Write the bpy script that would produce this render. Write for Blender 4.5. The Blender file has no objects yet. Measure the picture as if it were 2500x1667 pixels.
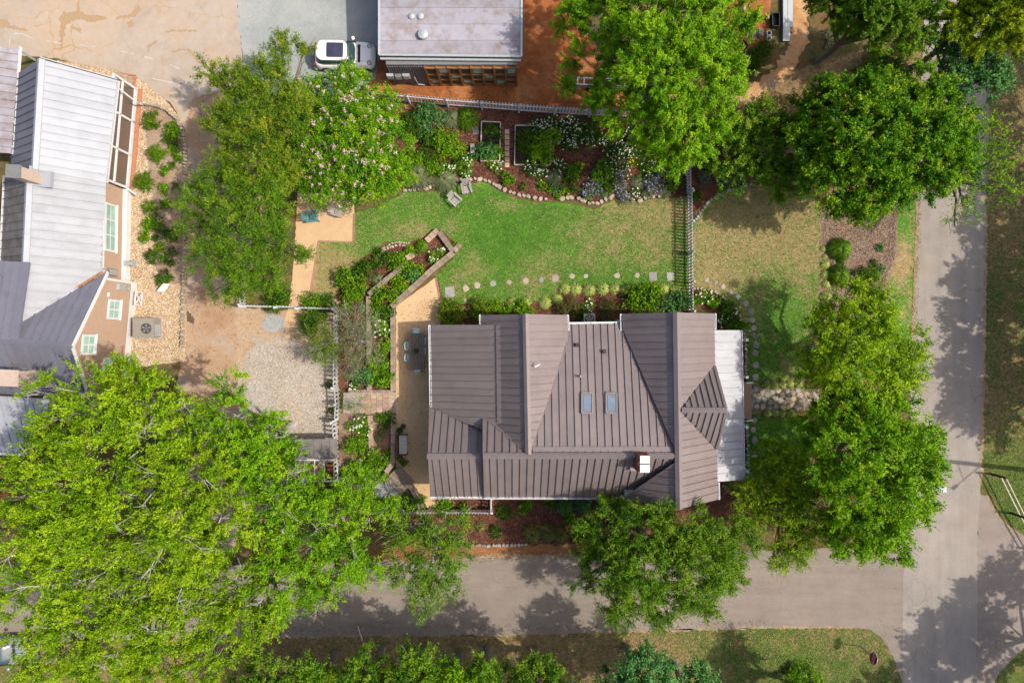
import bpy, bmesh, math, random
import numpy as np
from mathutils import Vector, Matrix

random.seed(7)
SC = bpy.context.scene
COL = SC.collection

# ---------------------------------------------------------------- camera, sky, sun, exposure
S = 0.0265          # metres on the ground for one unit of the survey grid (x right, y down)
D = 44.2            # flying height of the camera
cam = bpy.data.cameras.new('camera')
cam.sensor_width = 36.0
cam.lens = 36.0 * D / (2500 * S)
cam.clip_end = 2000
camo = bpy.data.objects.new('camera', cam)
camo.location = (0, 0, D)
COL.objects.link(camo)
SC.camera = camo

ELEV, AZK = math.radians(52), 0.11
world = bpy.data.worlds.new('World')
SC.world = world
world.use_nodes = True
wn = world.node_tree
bg = wn.nodes['Background']
sky = wn.nodes.new('ShaderNodeTexSky')
sky.sky_type = 'NISHITA'
sky.sun_disc = False
sky.air_density = 0.8
sky.dust_density = 3.5
sky.ozone_density = 0.6
sky.sun_elevation = ELEV
sky.sun_rotation = math.radians(90) + math.atan(AZK)
wn.links.new(sky.outputs[0], bg.inputs[0])
bg.inputs[1].default_value = 0.15
sl = bpy.data.lights.new('sun', 'SUN')
sl.energy = 3.3
sl.angle = math.radians(0.7)
sl.color = (1.0, 0.94, 0.84)
so = bpy.data.objects.new('sun', sl)
sd = Vector((-math.cos(ELEV), AZK * math.cos(ELEV), -math.sin(ELEV)))
so.rotation_euler = sd.to_track_quat('-Z', 'Y').to_euler()
so.location = (30, -5, 60)
COL.objects.link(so)
SC.view_settings.view_transform = 'Standard'
SC.view_settings.look = 'None'
SC.view_settings.gamma = 1.0
SC.view_settings.exposure = 0.72
SC.view_settings.use_curve_mapping = False
SC.render.engine = 'CYCLES'
SC.cycles.max_bounces = 6
SC.cycles.transparent_max_bounces = 4
SC.cycles.caustics_reflective = False
SC.cycles.caustics_refractive = False
SC.cycles.use_adaptive_sampling = True
SC.cycles.adaptive_threshold = 0.02

# ---------------------------------------------------------------- helpers
def P(px, py, z=0.0):
    k = S * (D - z) / D
    return Vector(((px - 1250) * k, (833.5 - py) * k, z))

ORG = {}
def link(o, parent=None):
    COL.objects.link(o)
    if parent is not None:
        o.parent = parent
        ORG[o] = ORG.get(parent, Vector((0, 0, 0)))
    return o

def tag(o, label=None, cat=None, group=None, kind=None):
    if label: o['label'] = label
    if cat: o['category'] = cat
    if group: o['group'] = group
    if kind: o['kind'] = kind
    return o

def thing(name, loc, label, cat, group=None, rz=0.0):
    o = bpy.data.objects.new(name, None)
    o.empty_display_size = 0.2
    o.location = loc
    o.rotation_euler = (0, 0, rz)
    COL.objects.link(o)
    ORG[o] = Vector(loc)
    return tag(o, label, cat, group)

class MB:
    def __init__(s):
        s.v = []; s.f = []; s.mi = []; s.cur = 0
    def add(s, vs, fs):
        b = len(s.v)
        s.v += [Vector(v) for v in vs]
        for f in fs:
            s.f.append([i + b for i in f]); s.mi.append(s.cur)
        return s
    def box(s, c, size, rot=None, taper=1.0):
        hx, hy, hz = size[0] / 2, size[1] / 2, size[2] / 2
        vs = []
        for z in (-1, 1):
            t = taper if z > 0 else 1.0
            for x, y in ((-1, -1), (1, -1), (1, 1), (-1, 1)):
                v = Vector((x * hx * t, y * hy * t, z * hz))
                if rot is not None: v = rot @ v
                vs.append(v + Vector(c))
        return s.add(vs, [(3, 2, 1, 0), (4, 5, 6, 7), (0, 1, 5, 4), (1, 2, 6, 5), (2, 3, 7, 6), (3, 0, 4, 7)])
    def beam(s, a, b, w, h, up=(0, 0, 1)):
        a = Vector(a); b = Vector(b)
        d = (b - a)
        L = d.length
        if L < 1e-6: return s
        d /= L
        up = Vector(up)
        if abs(d.dot(up)) > 0.98: up = Vector((0, 1, 0))
        sd_ = d.cross(up).normalized()
        u = sd_.cross(d).normalized()
        vs = []
        for p in (a, b):
            for x, y in ((-1, -1), (1, -1), (1, 1), (-1, 1)):
                vs.append(p + sd_ * (x * w / 2) + u * (y * h / 2))
        return s.add(vs, [(0, 1, 2, 3), (7, 6, 5, 4), (4, 5, 1, 0), (5, 6, 2, 1), (6, 7, 3, 2), (7, 4, 0, 3)])
    def tube(s, pts, rads, n=6, cap=True):
        pts = [Vector(p) for p in pts]
        rings = []
        b = len(s.v)
        for i, p in enumerate(pts):
            d = (pts[min(i + 1, len(pts) - 1)] - pts[max(i - 1, 0)])
            if d.length < 1e-7: d = Vector((0, 0, 1))
            d.normalize()
            up = Vector((0, 0, 1)) if abs(d.z) < 0.9 else Vector((1, 0, 0))
            x = d.cross(up).normalized(); y = d.cross(x).normalized()
            for k in range(n):
                a = 2 * math.pi * k / n
                s.v.append(p + (x * math.cos(a) + y * math.sin(a)) * rads[i])
        for i in range(len(pts) - 1):
            for k in range(n):
                k2 = (k + 1) % n
                s.f.append([b + i * n + k, b + i * n + k2, b + (i + 1) * n + k2, b + (i + 1) * n + k]); s.mi.append(s.cur)
        if cap:
            s.f.append([b + k for k in range(n)][::1]); s.mi.append(s.cur)
            e = b + (len(pts) - 1) * n
            s.f.append([e + k for k in range(n)][::-1]); s.mi.append(s.cur)
        return s
    def lathe(s, c, prof, n=16, cap_top=True, cap_bot=True):
        b = len(s.v)
        c = Vector(c)
        for r, z in prof:
            for k in range(n):
                a = 2 * math.pi * k / n
                s.v.append(c + Vector((r * math.cos(a), r * math.sin(a), z)))
        for i in range(len(prof) - 1):
            for k in range(n):
                k2 = (k + 1) % n
                s.f.append([b + i * n + k, b + i * n + k2, b + (i + 1) * n + k2, b + (i + 1) * n + k]); s.mi.append(s.cur)
        if cap_bot:
            s.f.append([b + k for k in range(n)][::-1]); s.mi.append(s.cur)
        if cap_top:
            e = b + (len(prof) - 1) * n
            s.f.append([e + k for k in range(n)]); s.mi.append(s.cur)
        return s
    def prism(s, poly, off):
        """poly: 3D points (any winding); off: vector to the other face."""
        n = len(poly); off = Vector(off)
        poly = [Vector(p) for p in poly]
        nr = Vector((0, 0, 0))
        for i in range(n):
            nr += poly[i].cross(poly[(i + 1) % n])
        if nr.dot(off) > 0: poly = poly[::-1]
        vs = poly + [p + off for p in poly]
        fs = [list(range(n)), [n + i for i in range(n)][::-1]]
        for i in range(n):
            j = (i + 1) % n
            fs.append([j, i, n + i, n + j])
        return s.add(vs, fs)
    def build(s, name, m, parent=None, smooth=False, local=False):
        me = bpy.data.meshes.new(name)
        o_ = Vector((0, 0, 0)) if (local or parent is None) else ORG.get(parent, Vector((0, 0, 0)))
        me.from_pydata([tuple(v - o_) for v in s.v], [], s.f)
        ms = m if isinstance(m, (list, tuple)) else [m]
        for q in ms: me.materials.append(q)
        if len(ms) > 1: me.polygons.foreach_set('material_index', s.mi)
        if smooth: me.polygons.foreach_set('use_smooth', [True] * len(me.polygons))
        me.update()
        o = bpy.data.objects.new(name, me)
        return link(o, parent)

def inst(name, me, parent, loc, rot=(0, 0, 0), scale=(1, 1, 1)):
    o = bpy.data.objects.new(name, me)
    link(o, parent)
    o.location = Vector(loc) - ORG.get(parent, Vector((0, 0, 0))) if parent is not None else Vector(loc)
    o.rotation_euler = rot
    o.scale = scale
    return o

def rotz(a): return Matrix.Rotation(a, 3, 'Z')

# ---------------------------------------------------------------- materials
class NT:
    def __init__(s, name):
        s.m = bpy.data.materials.new(name); s.m.use_nodes = True
        s.t = s.m.node_tree; s.b = s.t.nodes['Principled BSDF']; s.out = s.t.nodes['Material Output']
        s.co = None
    def n(s, typ, **kw):
        q = s.t.nodes.new(typ)
        for k, v in kw.items(): setattr(q, k, v)
        return q
    def l(s, a, b): s.t.links.new(a, b)
    def coord(s):
        if s.co is None: s.co = s.n('ShaderNodeTexCoord').outputs['Object']
        return s.co
    def noise(s, scale, detail=4, rough=0.6, dist=0.0, stretch=None):
        q = s.n('ShaderNodeTexNoise')
        q.inputs['Scale'].default_value = scale; q.inputs['Detail'].default_value = detail
        q.inputs['Roughness'].default_value = rough; q.inputs['Distortion'].default_value = dist
        if stretch:
            mp = s.n('ShaderNodeMapping'); mp.inputs['Scale'].default_value = stretch
            s.l(s.coord(), mp.inputs[0]); s.l(mp.outputs[0], q.inputs['Vector'])
        else: s.l(s.coord(), q.inputs['Vector'])
        return q.outputs['Fac']
    def voro(s, scale, feature='F1', out='Distance'):
        q = s.n('ShaderNodeTexVoronoi', feature=feature); q.inputs['Scale'].default_value = scale
        s.l(s.coord(), q.inputs['Vector'])
        return q.outputs[out]
    def ramp(s, fac, stops):
        q = s.n('ShaderNodeValToRGB'); e = q.color_ramp.elements
        while len(e) < len(stops): e.new(0.5)
        for i, (p, c) in enumerate(stops):
            e[i].position = p; e[i].color = (c[0], c[1], c[2], 1)
        s.l(fac, q.inputs[0]); return q.outputs[0]
    def mix(s, fac, a, b, mode='MIX'):
        q = s.n('ShaderNodeMix', data_type='RGBA', blend_type=mode)
        for sock, val in ((q.inputs[0], fac), (q.inputs[6], a), (q.inputs[7], b)):
            if isinstance(val, (int, float)): sock.default_value = val
            elif isinstance(val, (tuple, list)): sock.default_value = (*val[:3], 1)
            else: s.l(val, sock)
        return q.outputs[2]
    def math(s, op, a, b=0.0, c=None, clamp=False):
        q = s.n('ShaderNodeMath', operation=op, use_clamp=clamp)
        vals = [a, b] + ([c] if c is not None else [])
        for i, val in enumerate(vals):
            if isinstance(val, (int, float)): q.inputs[i].default_value = val
            else: s.l(val, q.inputs[i])
        return q.outputs[0]
    def maprange(s, v, a, b, c=0.0, d=1.0):
        q = s.n('ShaderNodeMapRange'); q.clamp = True
        s.l(v, q.inputs[0])
        for i, x in zip((1, 2, 3, 4), (a, b, c, d)): q.inputs[i].default_value = x
        return q.outputs[0]
    def attr(s, name):
        q = s.n('ShaderNodeAttribute'); q.attribute_name = name
        return q.outputs['Fac']
    def bump(s, h, strength=0.3, dist=0.02):
        q = s.n('ShaderNodeBump'); q.inputs['Strength'].default_value = strength; q.inputs['Distance'].default_value = dist
        s.l(h, q.inputs['Height']); s.l(q.outputs[0], s.b.inputs['Normal'])
    def rnd(s, col, lo=0.85, hi=1.12):
        oi = s.n('ShaderNodeObjectInfo')
        v = s.maprange(oi.outputs['Random'], 0, 1, lo, hi)
        return s.mix(1.0, col, s.comb(v), 'MULTIPLY')
    def comb(s, v):
        q = s.n('ShaderNodeCombineColor')
        for i in range(3): s.l(v, q.inputs[i])
        return q.outputs[0]
    def fin(s, col, rough=0.8, metal=0.0, spec=0.3):
        if isinstance(col, (tuple, list)): s.b.inputs['Base Color'].default_value = (*col[:3], 1)
        else: s.l(col, s.b.inputs['Base Color'])
        if isinstance(rough, (int, float)): s.b.inputs['Roughness'].default_value = rough
        else: s.l(rough, s.b.inputs['Roughness'])
        s.b.inputs['Metallic'].default_value = metal
        s.b.inputs['Specular IOR Level'].default_value = spec
        return s.m

KA = 0.72     # every colour list below was read off the photograph; KA brings them to real reflectance
def mul(c, k): return tuple(x * k for x in c)

def M(name, c, var=0.18, scale=6.0, rough=0.75, metal=0.0, bump=0.0, spec=0.3, rnd=True, c2=None, stretch=None, lo=0.88, hi=1.1):
    """painted / wooden / metal surface: base colour with mottling, faint grime and per-piece tone."""
    c = mul(c, KA); c2 = mul(c2, KA) if c2 else None
    t = NT(name)
    n1 = t.noise(scale, 6, 0.65, stretch=stretch)
    c2 = c2 or mul(c, 1 - var * 1.6)
    col = t.ramp(n1, [(0.32, c2), (0.55, c), (0.8, mul(c, 1 + var * 0.6))])
    if rnd: col = t.rnd(col, lo, hi)
    if bump: t.bump(t.noise(scale * 5, 5, 0.7, stretch=stretch), bump, 0.01)
    r = t.maprange(n1, 0.3, 0.8, min(1, rough + 0.08), max(0.05, rough - 0.08))
    return t.fin(col, r, metal, spec)

def leafmat(name, dark, mid, light, trans=0.3, rough=0.5):
    dark, mid, light = mul(dark, 1.0), (mid[0] * 1.22, mid[1] * 1.14, mid[2] * 1.0), (light[0] * 1.12, light[1] * 1.07, light[2])
    t = NT(name)
    tone = t.attr('tone')
    col = t.ramp(tone, [(0.0, dark), (0.5, mid), (1.0, light)])
    oi = t.n('ShaderNodeObjectInfo')
    col = t.mix(1.0, col, t.comb(t.maprange(oi.outputs['Random'], 0, 1, 0.9, 1.1)), 'MULTIPLY')
    t.fin(col, rough, 0, 0.1)
    tr = t.n('ShaderNodeBsdfTranslucent')
    t.l(t.mix(1.0, col, (1.2, 1.25, 0.5), 'MULTIPLY'), tr.inputs[0])
    mx = t.n('ShaderNodeMixShader'); mx.inputs[0].default_value = trans
    t.l(t.b.outputs[0], mx.inputs[1]); t.l(tr.outputs[0], mx.inputs[2])
    t.l(mx.outputs[0], t.out.inputs[0])
    return t.m

def groundmat(name, ramp1, s1=0.6, patch=None, s2=0.25, pth=(0.52, 0.66), speck=0.35, s3=35.0, bump=0.5, bdist=0.03, dry=None, rough=0.95, mid=(5.0, 0.25), extra=None, ka=0.72):
    """ramp1: base colour stops over a mid noise; patch: second colour in large patches; dry: colours where attr dry is high."""
    ramp1 = [(p_, mul(c_, ka)) for p_, c_ in ramp1]
    if patch: patch = mul(patch, ka)
    t = NT(name)
    a = t.noise(s1, 8, 0.7, 0.4)
    col = t.ramp(a, ramp1)
    if patch:
        pf = t.maprange(t.noise(s2, 9, 0.72, 0.6), pth[0], pth[1])
        col = t.mix(pf, col, patch)
    if dry:
        dn = t.noise(1.1, 10, 0.78, 0.3)
        dn2 = t.noise(7.0, 6, 0.75)
        d = t.math('ADD', t.attr('dry'), t.math('MULTIPLY', t.math('SUBTRACT', dn, 0.5), 1.7))
        d = t.math('ADD', d, t.math('MULTIPLY', t.math('SUBTRACT', dn2, 0.5), 1.5))
        dcol = t.ramp(t.noise(2.5, 7, 0.7), [(0.3, dry[0]), (0.7, dry[1])])
        col = t.mix(t.maprange(d, 0.36, 0.66), col, dcol)
    m_ = t.noise(mid[0], 5, 0.7)
    col = t.mix(1.0, col, t.comb(t.maprange(m_, 0.25, 0.75, 1 - mid[1], 1 + mid[1])), 'MULTIPLY')
    f = t.noise(s3, 3, 0.75)
    col = t.mix(1.0, col, t.comb(t.maprange(f, 0.25, 0.75, 1 - speck, 1 + speck)), 'MULTIPLY')
    if extra: col = extra(t, col)
    t.bump(t.math('ADD', f, t.math('MULTIPLY', m_, 0.6)), bump, bdist)
    return t.fin(col, rough, 0, 0.15)

# ---------------------------------------------------------------- ground sheets
def in_poly(x, y, poly):
    c = np.zeros(x.shape, bool)
    n = len(poly)
    for i in range(n):
        x1, y1 = poly[i]; x2, y2 = poly[(i + 1) % n]
        if y1 == y2: continue
        cond = ((y1 > y) != (y2 > y)) & (x < (x2 - x1) * (y - y1) / (y2 - y1) + x1)
        c ^= cond
    return c

def ragged(poly, amp, step=8, seed=1):
    rs = np.random.RandomState(seed)
    out = []
    n = len(poly)
    for i in range(n):
        a = np.array(poly[i], float); b = np.array(poly[(i + 1) % n], float)
        L = np.hypot(*(b - a)); k = max(1, int(L / step))
        nr = np.array([-(b - a)[1], (b - a)[0]]) / max(L, 1e-6)
        for j in range(k):
            p = a + (b - a) * j / k
            out.append(tuple(p + nr * rs.normal(0, amp) * (1 if j else 0.5)))
    return out

def dryf(blobs, base):
    def f(px, py):
        d = np.full(px.shape, base, float)
        for (x, y, rx, ry, v) in blobs:
            w = np.exp(-(((px - x) / rx) ** 2 + ((py - y) / ry) ** 2))
            d = d * (1 - w) + v * w
        return d
    return f

def sheet(name, poly, z, m, amp=0.0, step=8, grid=None, dry=None, kind='structure', seed=1):
    pl = ragged(poly, amp, step, seed) if amp > 0 else poly
    bm = bmesh.new()
    k = S
    vs = [bm.verts.new(((x - 1250) * k, (833.5 - y) * k, z)) for x, y in pl]
    f = bm.faces.new(vs)
    if f.normal.z < 0 or True:
        f.normal_update()
        if f.normal.z < 0: f.normal_flip()
    bmesh.ops.triangulate(bm, faces=bm.faces[:])
    if grid:
        xs = [v.co.x for v in bm.verts]; ys = [v.co.y for v in bm.verts]
        for lo, hi, ax in ((min(xs), max(xs), 0), (min(ys), max(ys), 1)):
            t = lo + grid
            while t < hi:
                co = [0, 0, 0]; co[ax] = t; no = [0, 0, 0]; no[ax] = 1
                bmesh.ops.bisect_plane(bm, geom=bm.verts[:] + bm.edges[:] + bm.faces[:], plane_co=co, plane_no=no, dist=1e-5)
                t += grid
    me = bpy.data.meshes.new(name)
    bm.to_mesh(me); bm.free()
    if dry:
        co = np.zeros(len(me.vertices) * 3); me.vertices.foreach_get('co', co); co = co.reshape(-1, 3)
        at = me.attributes.new('dry', 'FLOAT', 'POINT')
        at.data.foreach_set('value', dry(co[:, 0] / k + 1250, 833.5 - co[:, 1] / k).astype(np.float32))
    me.materials.append(m)
    o = bpy.data.objects.new(name, me)
    link(o)
    return tag(o, kind=kind)

# colours measured on the plot
GRASS_R = [(0.25, (0.03, 0.09, 0.008)), (0.5, (0.06, 0.158, 0.014)), (0.75, (0.115, 0.215, 0.026))]
DRYC = ((0.17, 0.13, 0.05), (0.33, 0.235, 0.12))
m_lawn = groundmat('lawn_turf', GRASS_R, 0.8, ka=1.0, dry=DRYC, speck=0.5, s3=28, bump=0.8, mid=(6.0, 0.4))
m_ground = groundmat('rough_ground', [(0.3, (0.05, 0.07, 0.015)), (0.5, (0.12, 0.10, 0.035)), (0.72, (0.22, 0.15, 0.07))], 0.5,
                     patch=(0.20, 0.09, 0.035), s2=0.3, speck=0.5, s3=20, bump=0.8, mid=(4.0, 0.45))
m_verge = groundmat('verge_turf', [(0.28, (0.04, 0.065, 0.012)), (0.5, (0.075, 0.105, 0.02)), (0.75, (0.135, 0.15, 0.035))], 0.7, ka=0.9, dry=((0.12, 0.07, 0.034), (0.25, 0.165, 0.08)),
                    speck=0.5, s3=24, bump=0.8, mid=(5.0, 0.4))
def cracks(sc, amt, col, th=0.012):
    def ex(t, c):
        q = t.n('ShaderNodeTexVoronoi', feature='DISTANCE_TO_EDGE'); q.inputs['Scale'].default_value = sc
        w = t.n('ShaderNodeTexNoise'); w.inputs['Scale'].default_value = 1.3; w.inputs['Detail'].default_value = 5
        t.l(t.coord(), w.inputs['Vector'])
        vm = t.n('ShaderNodeVectorMath', operation='MULTIPLY_ADD')
        t.l(w.outputs['Color'], vm.inputs[0]); vm.inputs[1].default_value = (0.9, 0.9, 0.9); t.l(t.coord(), vm.inputs[2])
        t.l(vm.outputs[0], q.inputs['Vector'])
        f = t.maprange(q.outputs['Distance'], 0.0, th, 1.0, 0.0)
        g = t.maprange(t.noise(0.22, 3, 0.5), 0.45, 0.6)
        f = t.math('MULTIPLY', t.math('MULTIPLY', f, g), amt)
        return t.mix(f, c, col)
    return ex
def wear(sc, st, c):
    ck = cracks(0.5, 0.65, mul(c, 0.3), 0.008)
    def ex(t, col):
        s_ = t.noise(1.0, 4, 0.6, stretch=st)
        col = t.mix(1.0, col, t.comb(t.maprange(s_, 0.3, 0.7, 0.90, 1.09)), 'MULTIPLY')
        sp_ = t.maprange(t.noise(0.9, 6, 0.75), 0.62, 0.72, 0.0, 0.30)
        col = t.mix(sp_, col, mul(c, 0.45))
        tn = t.maprange(t.noise(0.33, 7, 0.7), 0.56, 0.70, 0.0, 0.35)
        col = t.mix(tn, col, (c[0] * 0.9, c[1] * 0.8, c[2] * 0.68))
        return ck(t, col)
    return ex
def asphalt(name, c, st=(0.15, 1.6, 1), sp=0.26):
    return groundmat(name, [(0.3, mul(c, 0.9)), (0.5, c), (0.75, mul(c, 1.08))], 0.35, speck=sp, s3=60, bump=0.25, bdist=0.01,
                     mid=(0.9, 0.10), extra=wear(1, st, c))
m_street = asphalt('street_asphalt', (0.262, 0.218, 0.180))
m_avenue = asphalt('avenue_asphalt', (0.325, 0.283, 0.243), (1.6, 0.15, 1))
m_stub = asphalt('side_asphalt', (0.285, 0.235, 0.20))
m_lot = groundmat('lot_asphalt', [(0.3, (0.35, 0.27, 0.20)), (0.5, (0.45, 0.37, 0.295)), (0.75, (0.50, 0.43, 0.36))], 0.22, patch=(0.50, 0.36, 0.235), s2=0.16, pth=(0.46, 0.7), speck=0.22,
                  s3=45, bump=0.3, mid=(2.0, 0.09), extra=cracks(0.45, 0.8, (0.30, 0.17, 0.06), 0.02))
m_drive = groundmat('drive_surface', [(0.3, (0.33, 0.19, 0.10)), (0.5, (0.44, 0.29, 0.18)), (0.75, (0.47, 0.36, 0.26))], 0.35, patch=(0.42, 0.34, 0.27), s2=0.2, pth=(0.5, 0.62), speck=0.22, s3=40,
                    bump=0.4, mid=(2.5, 0.12), extra=cracks(0.4, 0.8, (0.17, 0.11, 0.07), 0.02))
m_bluegravel = groundmat('blue_gravel', [(0.3, (0.27, 0.285, 0.27)), (0.55, (0.36, 0.375, 0.36)), (0.78, (0.45, 0.43, 0.36))], 0.3, speck=0.32, s3=26, bump=0.6, mid=(6, 0.12))
m_clay = groundmat('red_clay', [(0.3, (0.26, 0.075, 0.022)), (0.52, (0.38, 0.13, 0.042)), (0.75, (0.55, 0.27, 0.11))], 0.5, patch=(0.20, 0.08, 0.035), s2=0.4, speck=0.3, s3=22, bump=0.7, mid=(4, 0.25))
m_palegravel = groundmat('pale_gravel', [(0.3, (0.34, 0.27, 0.20)), (0.5, (0.43, 0.375, 0.31)), (0.75, (0.47, 0.43, 0.38))], 0.35, patch=(0.48, 0.31, 0.17), s2=0.25, speck=0.4, s3=22, bump=0.9, mid=(7, 0.18))
m_granite = groundmat('crushed_granite', [(0.3, (0.55, 0.36, 0.19)), (0.5, (0.62, 0.42, 0.235)), (0.75, (0.68, 0.48, 0.28))], 0.5, speck=0.2, s3=40, bump=0.4, mid=(9, 0.07))
m_mulch = groundmat('bark_mulch', [(0.3, (0.075, 0.028, 0.018)), (0.5, (0.14, 0.055, 0.034)), (0.75, (0.23, 0.10, 0.06))], 1.2, patch=(0.27, 0.13, 0.06), s2=0.5, pth=(0.58, 0.7), speck=0.6, s3=20, bump=1.0, mid=(9, 0.4))
m_drymulch = groundmat('weathered_mulch', [(0.3, (0.17, 0.10, 0.07)), (0.5, (0.27, 0.18, 0.12)), (0.75, (0.38, 0.28, 0.20))], 1.2, patch=(0.33, 0.17, 0.08), s2=0.4, pth=(0.56, 0.7), speck=0.6, s3=20, bump=1.0, mid=(9, 0.35))
m_riverbed = groundmat('pebble_bed', [(0.3, (0.32, 0.20, 0.10)), (0.5, (0.45, 0.31, 0.18)), (0.75, (0.55, 0.42, 0.28))], 1.0, speck=0.55, s3=14, bump=1.0, mid=(9, 0.3))
m_track = groundmat('dirt_track', [(0.3, (0.36, 0.17, 0.07)), (0.5, (0.54, 0.29, 0.13)), (0.75, (0.62, 0.41, 0.22))], 0.5, patch=(0.36, 0.32, 0.27), s2=0.4, pth=(0.56, 0.66), speck=0.35, s3=20, bump=0.6, mid=(5, 0.25))

# ---------------------------------------------------------------- the lie of the land
L0 = 0.004
big = [(-40000, -40000), (42000, -40000), (42000, 42000), (-40000, 42000)]
sheet('ground', big, 0.0, m_ground)
verge_dry = dryf([(2450, 250, 60, 120, .75), (2455, 560, 40, 90, .9), (2450, 800, 30, 200, .5), (2430, 980, 40, 50, .8), (2460, 1150, 60, 60, .25), (2480, 1250, 40, 60, 0.05),
                  (1500, 1600, 200, 50, .95), (700, 1600, 260, 90, 1.25), (1050, 1600, 260, 90, 1.25), (1300, 1600, 120, 80, 1.0), (1800, 1600, 130, 40, .35), (2020, 1575, 60, 30, .6), (1980, 1620, 130, 50, .25), (2100, 1570, 60, 40, .5), (2460, 300, 60, 200, .7), (2470, 900, 40, 150, .6)], 0.42)
sheet('verge', [(2395, -60), (2760, -60), (2760, 1330), (2520, 1316), (2470, 1285), (2440, 1255), (2412, 1210), (2396, 1190)], L0, m_verge, 1.5, 8, 0.5, verge_dry)
sheet('verge', [(-80, 1568), (640, 1552), (1250, 1547), (1461, 1540), (1870, 1529), (2090, 1527), (2125, 1537), (2155, 1562), (2180, 1605), (2200, 1660), (2205, 1900), (-80, 1900)], L0, m_verge, 2.0, 8, 0.5, verge_dry, seed=2)
sheet('verge', [(2520, 1562), (2440, 1642), (2400, 1720), (2400, 1900), (2800, 1900), (2800, 1480)], L0, m_verge, 1.5, 8, 0.6, dryf([], 0.3), seed=3)
# roads
sheet('street', [(-400, 1400), (0, 1392), (920, 1372), (1170, 1359), (1400, 1354), (1800, 1345), (2215, 1330), (2215, 1900), (2203, 1900), (2201, 1660), (2181, 1604), (2156, 1561), (2126, 1536), (2090, 1531), (1870, 1532), (1461, 1543), (1250, 1550), (640, 1555), (0, 1568), (-400, 1575)], 2 * L0, m_street, 0.8, 10)
sheet('avenue', [(2268, -400), (2256, 40), (2240, 400), (2236, 550), (2229, 740), (2223, 900), (2222, 1100), (2218, 1300), (2206, 1340), (2204, 1560), (2204, 2200), (2379, 2200), (2388, 1260), (2395, 1180), (2399, 1050), (2405, 700), (2408, 500), (2415, 300), (2425, 40), (2435, -400)], 3 * L0, m_avenue, 0.7, 10)
sheet('side_street', [(2389, 1204), (2408, 1210), (2440, 1260), (2470, 1289), (2520, 1319), (2760, 1370), (3600, 1500), (3600, 1700), (2800, 1480), (2520, 1560), (2440, 1641), (2404, 1715), (2380, 1900)], 2 * L0, m_stub, 0.8, 10)
# plot to the north
sheet('parking_lot', [(-600, -600), (560, -600), (578, 0), (592, 140), (604, 215), (520, 330), (452, 320), (420, 255), (330, 200), (150, 145), (-200, 110), (-600, 100)], 1 * L0, m_lot, 1.0, 10)
sheet('gravel_yard', [(560, -600), (945, -600), (945, 150), (915, 205), (880, 228), (700, 240), (604, 225), (592, 140), (578, 0)], 1.2 * L0, m_bluegravel, 1.5, 8)
sheet('clay_yard', [(925, 140), (925, 30), (1240, -40), (1240, -300), (1420, -300), (1440, 60), (1475, 200), (1600, 260), (1600, 300), (1340, 284), (1000, 247), (890, 240), (880, 215), (918, 190)], 1.6 * L0, m_clay, 2.5, 8)
sheet('driveway', [(604, 205), (470, 240), (452, 320), (455, 420), (452, 700), (440, 900), (400, 1100), (330, 1400), (560, 1400), (600, 1200), (585, 1000), (590, 830), (578, 740), (640, 600), (640, 300)], 1.8 * L0, m_drive, 1.2, 8)
m_apron = groundmat('dirt_apron', [(0.3, (0.34, 0.22, 0.13)), (0.5, (0.46, 0.32, 0.20)), (0.75, (0.52, 0.40, 0.28))], 0.5, patch=(0.42, 0.37, 0.31), s2=0.45, pth=(0.5, 0.62), speck=0.4, s3=22, bump=0.8, mid=(5, 0.22))
sheet('dirt_apron', [(574, 738), (600, 752), (680, 760), (740, 758), (824, 765), (824, 1090), (720, 1250), (560, 1300), (556, 1120), (578, 1000), (580, 830)], 2.0 * L0, m_apron, 2.5, 8, seed=26)
sheet('gravel_drive', [(600, 862), (640, 828), (690, 822), (740, 846), (790, 838), (818, 850), (819, 1062), (760, 1080), (720, 1240), (570, 1290), (572, 1120), (592, 1000), (590, 900)], 2.4 * L0, m_palegravel, 4.5, 7, seed=27)
sheet('gravel_drive', [(640, 772), (668, 764), (700, 782), (690, 806), (660, 812), (638, 794)], 2.4 * L0, m_bluegravel, 4, 6, seed=28)
# fenced lawn and front lawn
lawn_dry = dryf([(1200, 600, 130, 90, -0.28), (1300, 680, 60, 50, 0.55), (1150, 640, 40, 60, .45), (1500, 560, 70, 70, .55), (1630, 520, 60, 40, .85), (1600, 600, 60, 60, .6), (1560, 690, 70, 25, .15),
                 (1430, 690, 60, 30, .1), (820, 670, 55, 60, 1.25), (800, 720, 50, 30, 1.3), (900, 580, 60, 30, .4), (1000, 520, 90, 40, .25), (1180, 480, 50, 20, .15), (1100, 560, 40, 30, .5), (1380, 470, 120, 22, 0.0), (1560, 500, 60, 25, .7), (1010, 560, 50, 25, .6), (1240, 500, 40, 16, .5), (1330, 640, 60, 40, .45), (1460, 620, 50, 40, .5), (1120, 690, 30, 40, .55), (1420, 560, 40, 30, .5), (1180, 660, 40, 30, .5)], 0.31)
sheet('lawn', [(862, 588), (866, 520), (930, 505), (985, 470), (1040, 470), (1090, 460), (1150, 445), (1190, 448), (1225, 470), (1260, 486), (1310, 496), (1390, 495), (1450, 513), (1500, 488), (1560, 492), (1600, 486), (1678, 478),
               (1679, 705), (1560, 703), (1385, 712), (1350, 735), (1080, 742), (1074, 690), (1064, 674), (1112, 624), (1122, 600), (1074, 560), (1040, 590), (980, 598), (940, 588), (880, 632), (800, 745), (756, 745), (777, 590)], 2 * L0, m_lawn, 1.3, 7, 0.45, lawn_dry, seed=5)
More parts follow.
